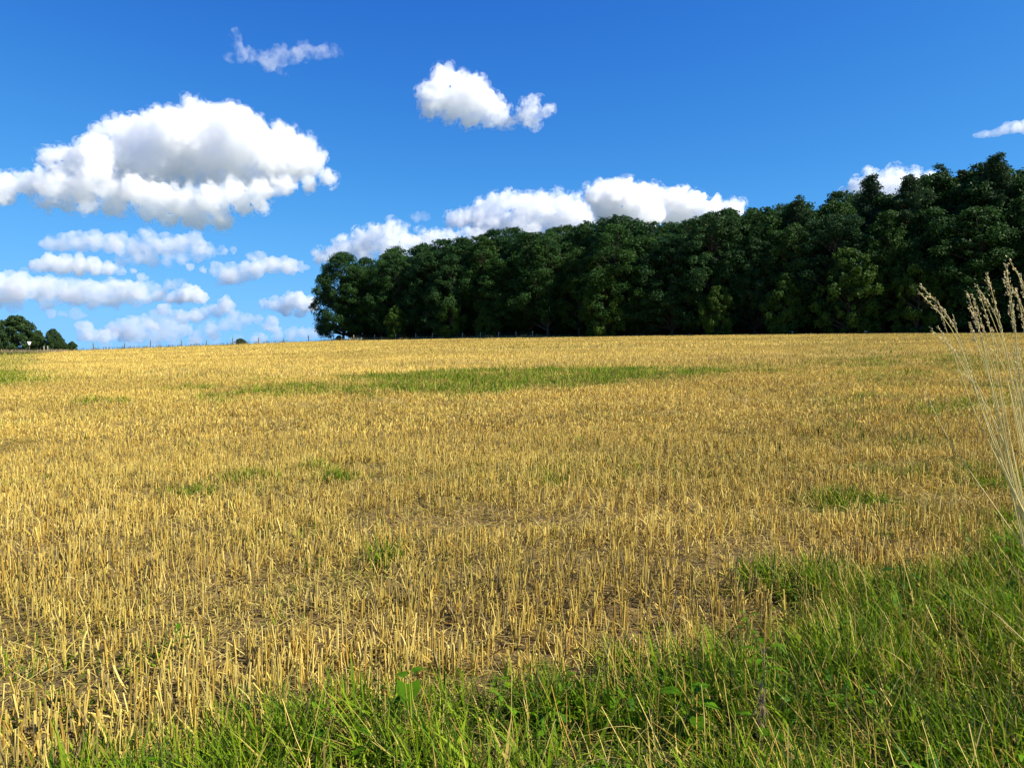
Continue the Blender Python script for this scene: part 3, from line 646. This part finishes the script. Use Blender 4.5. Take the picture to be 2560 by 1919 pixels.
for i in range(len(ST)+20):
    tp, kn, bs, D, hl, lush = ST[i % len(ST)]
    T = at_px(*tp, D); K = at_px(*kn, D+.02); Bm = at_px(*bs, D+.05)
    if i >= len(ST):                                                # thinner neighbours of the main stalks
        sh = np.array([rs_.normal(.05, .07), rs_.normal(.05, .15), rs_.normal(-.12, .09)])
        T = T+sh; K = K+sh*.8; Bm = Bm+sh*.5; hl *= .75; lush *= .6
    gz_ = float(hgt([2.4], [2.75])[0])-.02
    slope = (Bm-K)/(K[2]-Bm[2])
    root = Bm+slope*(Bm[2]-gz_)*1.05; root[2] = gz_; root[1] = Bm[1]+.06*rs_.normal()
    s_me, h_me = tall_stalk(root-O, Bm-O, T-O, K-O, 900+i, hl, lush)
    s_o = link('stalk', s_me, M_STRAW, TG); link('seed_head', h_me, M_STRAW, s_o)
# dry leaves at the foot of the clump
V, F, Cc = strips(np.stack([g.uniform(-.25, .25, 60), g.uniform(-.25, .25, 60), np.zeros(60)], 1), g.normal(2.9, .8, 60), np.abs(g.normal(.3, .2, 60)), g.uniform(.3, .8, 60), g.uniform(.004, .009, 60), g.uniform(.2, 1.2, 60), g.uniform(0, 3.14, 60), np.array([.52, .42, .18])*g.uniform(.7, 1.1, (60, 1)), segs=6)
link('leaf_tuft', np_mesh('leaf_tuft', V, [F], Cc), M_STRAW, TG)

# ------------------------------------------------------------------ broad-leaved weeds among the grass
def leaf_mesh(L, W, kind, rg, droop=.4):
    """one leaf along +X with a midrib fold; outline by kind"""
    n = 9; V, F = [], []
    for k in range(n):
        f = k/(n-1)
        if kind == 'heart': w_ = W*.5*(math.sin(math.pi*(f*.92+.08)**.55))*(1.12-.5*f); xo = L*f-(.0)
        elif kind == 'lobed': w_ = W*.5*math.sin(math.pi*min(1, f+.06))**.7*(1-.42*(k % 2))
        else: w_ = W*.5*math.sin(math.pi*(f*.95+.04))**.8
        if k == n-1: w_ = .0005
        z = -droop*L*f*f+.02*L*math.sin(9*f+rg.uniform(0, 6)); x_ = L*f
        e = -.16*L if (kind == 'heart' and k == 0) else 0
        wig = rg.uniform(.92, 1.08)
        V += [(x_+e, -w_*wig, z+.22*w_+rg.uniform(-.02, .02)*W), (x_+e*.4, -w_*.5, z+.16*w_), (x_, 0, z), (x_+e*.4, w_*.5, z+.16*w_), (x_+e, w_*wig, z+.22*w_+rg.uniform(-.02, .02)*W)]
    for k in range(n-1):
        for s in range(4): F.append((k*5+s, k*5+s+1, (k+1)*5+s+1, (k+1)*5+s))
    return np.array(V), np.array(F)
def weed(px, py, label, leaves, height, kind, colr, seed, name='weed', cat='weed', lift=0.0, stemc=(.16, .2, .05)):
    """leaves: (azimuth, pitch, length, width, how high on the stem 0..1)"""
    rg = np.random.default_rng(seed); x, y, z = ground_at(px, py)
    r = tag(empty(name, (x, y, z)), label, cat)
    V, F = [], []; top = np.array([rg.normal()*.02, rg.normal()*.02, height])
    tube_path(V, F, [np.zeros(3), top*.5+np.array([.008, 0, 0]), top], .0032, .0015)
    V0 = len(V); LV, LF = [], []
    me_s = None
    for az, pit, L, W, f in leaves:
        a, b = leaf_mesh(L*.85, W*.85, kind, rg)
        ca, sa, cp, sp = math.cos(az), math.sin(az), math.cos(pit), math.sin(pit)
        R = np.array([[ca*cp, -sa, -ca*sp], [sa*cp, ca, -sa*sp], [sp, 0, cp]])
        p0 = top*f; p1 = p0+R@np.array([L*.35, 0, L*.08]); tube_path(V, F, [p0, (p0+p1)/2+np.array([0, 0, .006]), p1], .0016, .001)
        lv = (R@a.T).T+p1
        c = np.tile(np.array(colr)*rg.uniform(.75, 1.2), (len(lv), 1))
        link('leaf', np_mesh('leaf', lv, [b], c, True), M_WEED, r)
    link('stem', np_mesh('stem', np.array(V), [np.array(F)], np.tile(np.array(stemc), (len(V), 1)), True), M_WEED, r)
    return r
GL = (.075, .175, .005); GB = (.15, .25, .008); GD = (.030, .08, .008)
weed(1018, 1850, 'weed with a large heart-shaped green leaf above the grass, near the bottom centre', [(-1.5, -.55, .115, .11, 1.0), (2.7, .3, .06, .06, .95), (.6, .35, .07, .06, 1.0), (-2.6, -.2, .06, .055, .7)], .23, 'heart', GL, 1)
weed(1245, 1800, 'bright yellow-green leafy weed right of the heart-leaved one', [(-.5, .2, .055, .045, 1.0), (-2.2, .2, .05, .045, .9), (.8, .4, .05, .04, 1.0), (2.4, .3, .045, .04, .8), (-1.4, .1, .05, .045, .6)], .15, 'plain', GB, 2)
weed(930, 1912, 'lobed bright green leaves low in the grass at the bottom edge', [(2.6, .25, .12, .05, 1.0), (-2.4, .2, .10, .05, .9), (.4, .3, .11, .05, 1.0), (-.8, .15, .09, .045, .8)], .10, 'lobed', GL, 3)
weed(1378, 1850, 'single upright oval leaf among the grass blades at the bottom', [(-1.3, 1.0, .075, .035, 1.0), (1.4, .9, .05, .025, .7)], .09, 'plain', GL, 4)
weed(1730, 1850, 'dock plant with broad rounded leaves in a dark gap of the verge', [(2.9, .35, .10, .08, 1.0), (-.5, .25, .09, .075, .9), (-1.5, .1, .10, .08, .7), (.7, .45, .10, .07, 1.0), (-2.5, .1, .08, .06, .6)], .17, 'plain', GL, 5, 'dock_plant')
nt_ = weed(1900, 1900, 'nettle with withered grey-brown drooping leaves and a few fresh green ones', [(2.6, .2, .09, .05, .35), (-.7, .15, .09, .055, .25), (-1.8, .2, .07, .05, .3), (.1, .35, .08, .035, .98), (2.9, .3, .08, .035, .96), (1.5, .4, .07, .03, 1.0), (-2.2, .3, .07, .03, .9), (-.4, .2, .075, .03, .82)], .40, 'lobed', GL, 6, 'nettle', 'nettle', stemc=(.22, .17, .12))
rg = np.random.default_rng(66); VV, FF, off = [], [], 0
for k in range(50):
    a, b = leaf_mesh(rg.uniform(.018, .04), rg.uniform(.004, .011), 'plain', rg, .8); az = rg.uniform(0, 6.28); pit = rg.uniform(-1.5, -.3)
    ca, sa, cp, sp = math.cos(az), math.sin(az), math.cos(pit), math.sin(pit); R = np.array([[ca*cp, -sa, -ca*sp], [sa*cp, ca, -sa*sp], [sp, 0, cp]])
    VV.append((R@a.T).T+np.array([math.cos(az)*rg.uniform(0, .022), math.sin(az)*rg.uniform(0, .022), rg.uniform(.12, .30)])); FF.append(b+off); off += len(a)
link('withered_leaves', np_mesh('withered_leaves', np.concatenate(VV), [np.concatenate(FF)], np.repeat(np.array([.24, .18, .09])*rg.uniform(.6, 1.4, (50, 1)), 45, axis=0), True), M_WEED, nt_)
weed(2255, 1500, 'dark broad-leaved weed at the upper rim of the verge, beside taller stubble', [(2.8, .3, .09, .075, 1.0), (-.6, .2, .08, .06, .9), (1.2, .4, .07, .06, 1.0), (-1.8, .1, .08, .06, .7)], .16, 'plain', GD, 7)
weed(2535, 1440, 'leafy green weed in the verge at the right edge, below the tall dry grass', [(2.6, .3, .10, .06, 1.0), (-2.6, .2, .10, .06, .8), (1.4, .5, .08, .05, 1.0), (-1.2, .1, .10, .06, .7), (.3, .3, .1, .06, .9), (3.1, .2, .09, .06, .55)], .22, 'lobed', GL, 8)
weed(2235, 1310, 'small dark green weed cluster in the stubble left of the tall dry grass', [(a, .4, .09, .04, f) for a, f in ((0, 1), (1.2, .8), (2.4, .9), (3.6, 1), (4.6, .7), (5.5, .85))], .16, 'lobed', GD, 9)
weed(458, 1640, 'small upright green seedling in thin stubble at lower left', [(-1.2, .6, .07, .03, 1.0), (1.8, .7, .06, .028, 1.0), (-2.6, .3, .05, .025, .6), (.3, .4, .05, .025, .7)], .11, 'plain', GL, 10)
weed(1870, 1640, 'green nettle top poking out of the dry grass above the withered nettle', [(a, .25, .06, .03, f) for a, f in ((0, 1), (2.1, 1), (4.2, .95), (1, .7), (3.1, .7), (5.2, .65))], .2, 'lobed', GL, 12)
# tuft of grass in the bare spot
x, y, z = ground_at(620, 1790); n = 130
V, F, Cc = strips(np.stack([g.normal(0, .018, n), g.normal(0, .014, n), np.zeros(n)-.005], 1), g.uniform(0, 6.28, n), np.abs(g.normal(.55, .3, n)), g.uniform(.09, .19, n), g.uniform(.003, .005, n), g.uniform(0, .9, n), g.uniform(0, 3.14, n), np.array([.07, .115, .03])*g.uniform(.7, 1.4, (n, 1)), segs=4)
tag(link('grass_tuft', np_mesh('grass_tuft', V, [F], Cc), M_GRASS, None, (x, y, z)), 'grey-green spreading grass tuft in a bare spot of the lower left stubble', 'grass tuft')
# clouds: rows of puffs (x, y, radius) measured on the photograph, turned into real cumulus volumes kilometres away
# ------------------------------------------------------------------ clouds
def pix_dir(px, py):
    v = Vector(((px-1280.0)/FPX, (959.5-py)/FPX, -1.0))
    return (CAM.matrix_world.to_3x3() @ v)
VOLM = {}
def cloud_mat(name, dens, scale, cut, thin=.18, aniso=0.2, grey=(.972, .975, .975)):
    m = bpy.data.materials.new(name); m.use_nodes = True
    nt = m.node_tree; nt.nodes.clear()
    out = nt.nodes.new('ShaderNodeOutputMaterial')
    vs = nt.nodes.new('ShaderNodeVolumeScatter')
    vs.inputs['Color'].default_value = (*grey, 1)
    vs.inputs['Anisotropy'].default_value = aniso
    nt.links.new(vs.outputs[0], out.inputs['Volume'])
    if cut is None:
        vs.inputs['Density'].default_value = dens
        return m
    tc = nt.nodes.new('ShaderNodeTexCoord')
    nz = nt.nodes.new('ShaderNodeTexNoise'); nz.inputs['Scale'].default_value = scale
    nz.inputs['Detail'].default_value = 3.5; nz.inputs['Roughness'].default_value = 0.6
    nt.links.new(tc.outputs['Object'], nz.inputs['Vector'])
    mr = nt.nodes.new('ShaderNodeMapRange')
    mr.inputs['From Min'].default_value = cut; mr.inputs['From Max'].default_value = cut+0.20
    mr.inputs['To Min'].default_value = dens*thin; mr.inputs['To Max'].default_value = dens
    nt.links.new(nz.outputs['Fac'], mr.inputs['Value'])
    nt.links.new(mr.outputs[0], vs.inputs['Density'])
    return m
def drop_voids(me):
    """remesh leaves closed pockets inside the puffs: remove the islands that are inside out"""
    nv, ne, nf = len(me.vertices), len(me.edges), len(me.polygons)
    e = np.empty(ne*2, 'i'); me.edges.foreach_get('vertices', e); e = e.reshape(-1, 2)
    lab = np.arange(nv)
    while True:
        m_ = np.minimum(lab[e[:, 0]], lab[e[:, 1]]); new = lab.copy()
        np.minimum.at(new, e[:, 0], m_); np.minimum.at(new, e[:, 1], m_); new = new[new]
        if (new == lab).all(): break
        lab = new
    co = np.empty(nv*3, 'f'); me.vertices.foreach_get('co', co); co = co.reshape(-1, 3).astype(float)
    lv = np.empty(nf*4, 'i')
    if len(me.loops) != nf*4: return
    me.loops.foreach_get('vertex_index', lv); lv = lv.reshape(-1, 4)
    a, b, c, d = (co[lv[:, k]] for k in range(4))
    vol = np.einsum('ij,ij->i', a, np.cross(b, c))+np.einsum('ij,ij->i', a, np.cross(c, d))
    tot = np.bincount(lab[lv[:, 0]], weights=vol, minlength=nv)
    bad = np.nonzero(tot[lab] < 0)[0]
    if len(bad):
        bm = bmesh.new(); bm.from_mesh(me); bm.verts.ensure_lookup_table()
        bmesh.ops.delete(bm, geom=[bm.verts[i] for i in bad], context='VERTS'); bm.to_mesh(me); bm.free(); me.update()
def cloud(label, puffs, org, sc, D, depth=0.6, flat=0.75, od=5.0, cut=None, amp=1.0, seed=0, group=None, name='cloud', vox=2.6, px_len=60.0, thin=.18, nscale=38., grey=(.972, .975, .975), swell=1.12, veil=False, base=None):
    """puffs in crop pixels; org, sc bring them to photograph pixels; od = optical depth per px_len photo pixels"""
    rng = random.Random(seed)
    mpp = D/FPX
    P = [(org[0]+p[0]*sc, org[1]+p[1]*sc, p[2]*sc*swell, p[3] if len(p) > 3 else 0) for p in puffs]   # a fourth number pushes a puff away from the eye
    bm = bmesh.new()
    cx = sum(p[0] for p in P)/len(P); cy = sum(p[1] for p in P)/len(P)
    c0 = Vector(CAM.location) + pix_dir(cx, cy)*D
    fwd = pix_dir(cx, cy).normalized()
    for x, y, r, push in P:
        R = r*mpp
        o = Vector(CAM.location) + pix_dir(x, y)*D - c0
        o = o*(1+push*mpp/D)+fwd*(push*mpp+rng.uniform(-1, 1)*depth*R*1.2)
        mt = Matrix.Translation(o) @ Matrix.Diagonal((R, R*max(0.8, depth*1.3), R*rng.uniform(.9, 1.05), 1))
        bmesh.ops.create_icosphere(bm, subdivisions=3, radius=1.0, matrix=mt)
        for _ in range(9):                                         # small billows over each puff, mostly on its upper side
            a = rng.uniform(0, 2*math.pi); u = rng.uniform(-.35, 1)
            s = math.sqrt(1-u*u); q = Vector((math.cos(a)*s, math.sin(a)*s*max(.8, depth*1.3), u))*R*.86
            rr = R*rng.uniform(.2, .46)
            bmesh.ops.create_icosphere(bm, subdivisions=2, radius=rr, matrix=Matrix.Translation(o+q))
    me = bpy.data.meshes.new('cloud_puffs'); bm.to_mesh(me); bm.free()
    ob = bpy.data.objects.new(name, me); C.objects.link(ob)
    md = ob.modifiers.new('r', 'REMESH'); md.mode = 'VOXEL'; md.voxel_size = vox*mpp
    dg = bpy.context.evaluated_depsgraph_get(); dg.update()
    me2 = bpy.data.meshes.new_from_object(ob.evaluated_get(dg)); ob.modifiers.clear()
    ob.data = me2; bpy.data.meshes.remove(me)
    drop_voids(me2)
    n = len(me2.vertices)
    co = np.empty(n*3, 'f'); me2.vertices.foreach_get('co', co); co = co.reshape(-1, 3)
    nm = np.empty(n*3, 'f'); me2.vertices.foreach_get('normal', nm); nm = nm.reshape(-1, 3)
    q = co/(mpp)                                                   # back to photo pixels, so billow sizes look alike at any distance
    d = np.zeros(n)
    for f, a in ((1/36., 9.0), (1/17., 6.0), (1/8., 3.2), (1/4.5, 1.6)):          # cauliflower bumps with creases between them
        d += a*(np.abs(vnoise(q*f+seed*7.3))*3.2-.55)
    co2 = co + nm*(d*amp*mpp)[:, None]
    if base is not None:                                           # cumulus sit on a level base
        zb = (pix_dir(cx, base)*D).z-(c0.z-CAM.location.z); low = co2[:, 2] < zb
        co2[low, 2] = zb+(co2[low, 2]-zb)*.3
    me2.vertices.foreach_set('co', co2.astype('f').ravel()); me2.update()
    ob.location = c0
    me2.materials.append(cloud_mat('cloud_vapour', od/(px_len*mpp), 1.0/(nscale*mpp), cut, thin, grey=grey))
    tag(ob, label, 'cloud', group)
    if veil:                                                       # thin torn vapour round the solid cloud
        me3 = me2.copy(); me3.name = 'veil'; me3.materials.clear()
        nm2 = np.empty(n*3, 'f'); me3.vertices.foreach_get('normal', nm2); nm2 = nm2.reshape(-1, 3)
        v = co2+nm2*((6.0+16.0*np.clip(vnoise(q/24.+3.1), -.2, 1))*mpp)[:, None]
        me3.vertices.foreach_set('co', v.astype('f').ravel()); me3.update()
        me3.materials.append(cloud_mat('veil_vapour', .045/mpp, 1.0/(17*mpp), .50, 0.0, grey=grey))
        vo = bpy.data.objects.new('veil', me3); C.objects.link(vo); vo.parent = ob
    return ob
S3 = 900/2212.; S4 = 840/2212.; S5 = 960/2212.
big = [(1070,330,125),(1240,340,130),(1150,410,120),(1200,210,80),(1000,300,120),(1350,280,120),(1450,260,90),(1500,360,130),(850,350,120),(740,320,85),(680,380,105),(1300,450,130),(1100,470,115),(1650,470,105),(1800,480,95),(1900,500,85),(1740,350,62),(1712,305,38),(1870,420,80),(1950,480,55),(600,450,95),(450,500,80),(330,500,70),(800,480,110),(1750,400,64),(950,480,95),(1450,470,110)]+[(x, y, r, -85) for x, y, r in [(60,640,60),(150,640,66),(240,610,58),(350,670,76),(500,680,78),(700,690,84),(850,690,78),(1000,730,92),(1150,760,88),(1300,740,84),(1450,700,72),(1600,680,64),(1750,655,54),(1900,635,44),(2020,605,40),(400,590,70),(600,600,80),(900,790,60),(1200,850,66),(1350,850,62),(1050,850,50),(1500,760,56),(0,680,76),(300,740,50),(550,770,50),(1000,830,48),(-120,690,70),(700,790,56),(400,760,46),(1600,750,44),(-220,690,60)]]+[(x, 600, 70, 60) for x in range(650, 1800, 110)]
cloud('huge billowing white cumulus with grey underside, upper left of sky', big, (0,200), S3, 7000, depth=.9, veil=True, base=588, od=2.6, seed=1, cut=.33)
cloud('rounded white cumulus floating alone high above the forest, with flat base', [(300,200,100),(220,250,90),(370,250,110),(440,210,90),(370,112,28),(260,140,50),(460,160,45),(500,280,95),(580,310,60),(620,370,60),(190,330,60),(300,350,65),(430,370,65),(550,395,55),(670,420,38)], (1000,140), S3, 6000, od=2.6, veil=True, base=316, seed=2, cut=.33)
cloud('small tuft of cloud just right of the lone round cumulus', [(790,310,55),(830,285,38),(800,370,65),(760,345,45),(830,415,35),(905,335,32)], (1000,140), S3, 6000, od=1.8, veil=True, seed=3, cut=.36)
cloud('low row of white heaped cloud above the left end of the forest', [(150,540,40),(230,540,50),(300,500,65),(390,460,65),(480,440,60),(560,410,72),(620,400,66),(660,440,60),(420,520,70),(560,500,80),(780,440,56),(850,440,60),(920,430,50),(700,500,70),(1000,460,56),(1080,430,56),(850,500,60),(1150,440,60)], (740,420), S3, 11000, od=2.6, seed=4, veil=True, cut=.38)
cloud('long grey and white cumulus bank rising behind the middle of the forest', [(960,335,40),(1020,320,50),(1080,300,66),(1160,270,76),(1250,240,76),(1320,210,62),(1400,240,86),(1500,240,86),(1600,230,72),(1680,250,76),(1200,360,110),(1400,360,110),(1600,340,100),(1750,300,100)], (740,420), S3, 13000, od=2.6, seed=5, veil=True, cut=.33)
cloud('bright white cumulus bank just above the middle treetops of the forest', [(1250,860,90),(1200,860,60),(1350,850,84),(1480,840,66),(1560,870,78),(1700,890,66),(1800,920,78),(1930,930,56),(2050,940,62),(1300,960,110),(1500,960,110),(1700,980,90),(1900,1000,80)], (1000,140), S3, 9000, od=6, seed=6, veil=True, cut=.36)
cloud('white cumulus peeping over pine tops at the right', [(1460,155,68),(1350,175,66),(1260,205,52),(1190,235,36),(1560,155,56),(1650,165,50),(1700,185,56),(1400,250,100),(1550,230,90)], (1600,380), S5, 10000, od=2.6, seed=7, veil=True, cut=.38)

OL = (0, 560)
LOW = 'low clouds above the left horizon'
cloud('wide grey cloud bank with small white heads, under the huge cumulus', [(330,130,46),(420,120,56),(520,110,60),(620,110,56),(720,130,56),(800,130,56),(900,150,56),(1000,150,56),(1100,150,56),(1200,140,56),(1290,150,52),(1370,180,42),(1460,180,28),(1540,170,22),(800,225,42),(900,235,40),(1000,240,40),(1100,240,36),(1200,232,36),(1300,215,36),(985,75,42),(950,72,32),(1110,95,38),(1280,80,36)], OL, S4, 11000, od=2.2, swell=1.3, grey=(.90, .915, .94), seed=11, cut=.36, vox=3, amp=.6, thin=.08, group=LOW)  # greyer vapour colour stands in for shade on this bank
cloud('bright white lens-shaped cloud lying over the grey bank at left', [(240,278,42),(320,262,56),(420,265,60),(520,270,56),(620,278,50),(720,292,40),(800,310,30),(880,308,20)], OL, S4, 10000, od=4, swell=1.2, seed=12, cut=.36, vox=3, amp=.6, group=LOW)
cloud('long blue-grey cloud bank at the left edge above the round tree', [(-40,440,95),(60,420,85),(150,410,80),(260,420,75),(380,440,80),(500,450,80),(620,460,75),(740,460,75),(850,450,75),(950,450,64),(1040,460,50),(1110,400,36),(1180,390,32),(930,352,32),(100,520,52),(300,520,44),(600,515,42),(900,505,38),(0,360,46),(120,352,38)], OL, S4, 12000, od=2.6, swell=1.25, grey=(.84, .875, .92), seed=13, cut=.36, vox=3, amp=.7, thin=.1, group=LOW)  # shadow of the clouds above is put into the blue-grey vapour colour
cloud('ragged white cloud streak midway between grey bank and forest', [(1430,300,46),(1520,312,54),(1620,310,54),(1700,292,50),(1800,272,54),(1900,280,50),(1980,285,32),(1500,368,40),(1580,368,34),(1440,380,26),(1250,290,22),(1330,300,24)], OL, S4, 12000, od=3.0, swell=1.25, seed=14, cut=.36, vox=3, amp=.6, thin=.08, group=LOW)
cloud('tiny round puff above the ragged white streak', [(1660,212,28),(1710,215,36)], OL, S4, 12000, od=2.2, swell=1.25, seed=15, cut=.36, vox=3, amp=.5, group=LOW)
cloud('small bright heaped cloud at the right end of the blue-grey bank', [(1120,497,30),(1170,480,42),(1240,460,52),(1300,480,42),(1340,500,28)], OL, S4, 13000, od=4.5, swell=1.25, seed=16, cut=.36, vox=2.5, amp=.6, group=LOW)
cloud('white heaped cloud touching the left end of the forest', [(1740,525,32),(1810,520,46),(1900,510,50),(1980,515,50),(2050,530,46),(1880,570,36),(1980,580,36)], OL, S4, 15000, od=4, swell=1.25, seed=17, cut=.38, vox=2.5, amp=.6, group=LOW)
cloud('low white cloud heap right of the small bush trees, leftmost at the horizon', [(560,690,46),(600,730,40),(540,740,32),(680,742,40),(740,742,26)], OL, S4, 18000, od=3, swell=1.25, seed=18, cut=.33, vox=2.5, amp=.5, group=LOW)
cloud('broad pale cumulus low over the fence, second from left at the horizon', [(740,690,40),(800,680,50),(870,650,50),(960,660,50),(1010,670,32),(820,740,40),(900,720,56)], OL, S4, 19000, od=2.4, swell=1.25, seed=19, cut=.36, vox=2.5, amp=.5, thin=.1, group=LOW)
cloud('faint grey-white cumulus over the middle of the fence', [(1040,630,54),(1090,680,54),(1160,690,54),(1220,690,42),(1040,740,46),(1120,740,46)], OL, S4, 21000, od=1.8, swell=1.25, seed=20, cut=.36, vox=2.5, amp=.5, thin=.1, group=LOW)
cloud('sloping chain of white cloud heads climbing to the right over the fence', [(1480,515,36),(1500,550,42),(1420,570,42),(1350,582,38),(1290,600,42),(1210,610,42),(1160,600,36),(1080,560,36)], OL, S4, 17000, od=2.8, swell=1.25, seed=21, cut=.36, vox=2.5, amp=.5, group=LOW)
cloud('flat pale cloud layer just under the sloping chain of heads', [(1540,610,40),(1620,622,40),(1700,632,30),(1560,662,40),(1480,662,40),(1380,672,42),(1400,720,44),(1300,740,44)], OL, S4, 20000, od=1.8, swell=1.25, seed=22, cut=.36, vox=2.5, amp=.5, thin=.1, group=LOW)
cloud('little bright cloud knob low in front of the forest end', [(1790,655,40),(1760,672,28),(1820,682,22)], OL, S4, 19000, od=3.5, swell=1.25, seed=23, cut=.38, vox=2, amp=.5, group=LOW)
cloud('small round white cloud on the horizon above the fence bush', [(1690,752,32),(1740,748,24)], OL, S4, 22000, od=2.8, swell=1.25, seed=24, cut=.38, vox=2, amp=.5, group=LOW)
cloud('faint flat cloud on the horizon at the foot of the forest end', [(1830,732,34),(1920,722,40),(2000,718,36),(2060,722,32)], OL, S4, 22000, od=1.8, swell=1.25, seed=25, cut=.33, vox=2, amp=.5, group=LOW)
cloud('pair of dim cloud puffs above the round tree at left', [(340,585,26),(400,592,20),(500,585,34),(550,600,20),(440,600,20)], OL, S4, 16000, od=1.8, swell=1.25, seed=26, cut=.36, vox=2, amp=.5, group=LOW)
cloud('thin veil of cloud lying along the left horizon behind the fence', [(700,790,28),(850,785,30),(1000,780,32),(1150,778,34),(1280,772,36),(1420,770,34),(1560,768,30)], OL, S4, 25000, od=1.0, swell=1.25, seed=27, cut=.36, vox=2.5, amp=.5, thin=.2, group=LOW)
cloud('wispy torn cloud shred high in the upper left sky', [(1000,600,150),(1150,560,140),(1300,560,120),(1450,530,120),(1600,520,100),(1750,490,100),(1850,475,90),(1930,520,70),(950,680,100),(820,590,110),(700,540,100),(560,560,90),(430,580,80),(480,270,80),(520,400,80),(560,480,80),(1440,420,80),(1050,460,80),(1100,760,60),(1200,830,50)], (500,40), 400/2212., 5000, od=.8, seed=28, cut=.45, vox=2.5, amp=.5, thin=.0, px_len=40, nscale=34.)
cloud('smooth pale cloud tongue at the right edge of the sky', [(600,595,50),(680,580,60),(760,572,66),(850,565,66),(940,555,70),(1030,530,80),(1120,490,95),(1210,465,110),(1320,445,115),(1430,430,120),(1560,420,140),(1700,430,140)], (2360,260), 200/1507., 6000, od=.9, seed=29, cut=.36, vox=1.5, amp=.15, px_len=30)
cloud('very small faint puff above the low cloud row left of the middle', [(740,300,36),(790,296,30)], (740,420), S3, 9000, od=1.0, seed=30, cut=.36, vox=2.5, amp=.5)
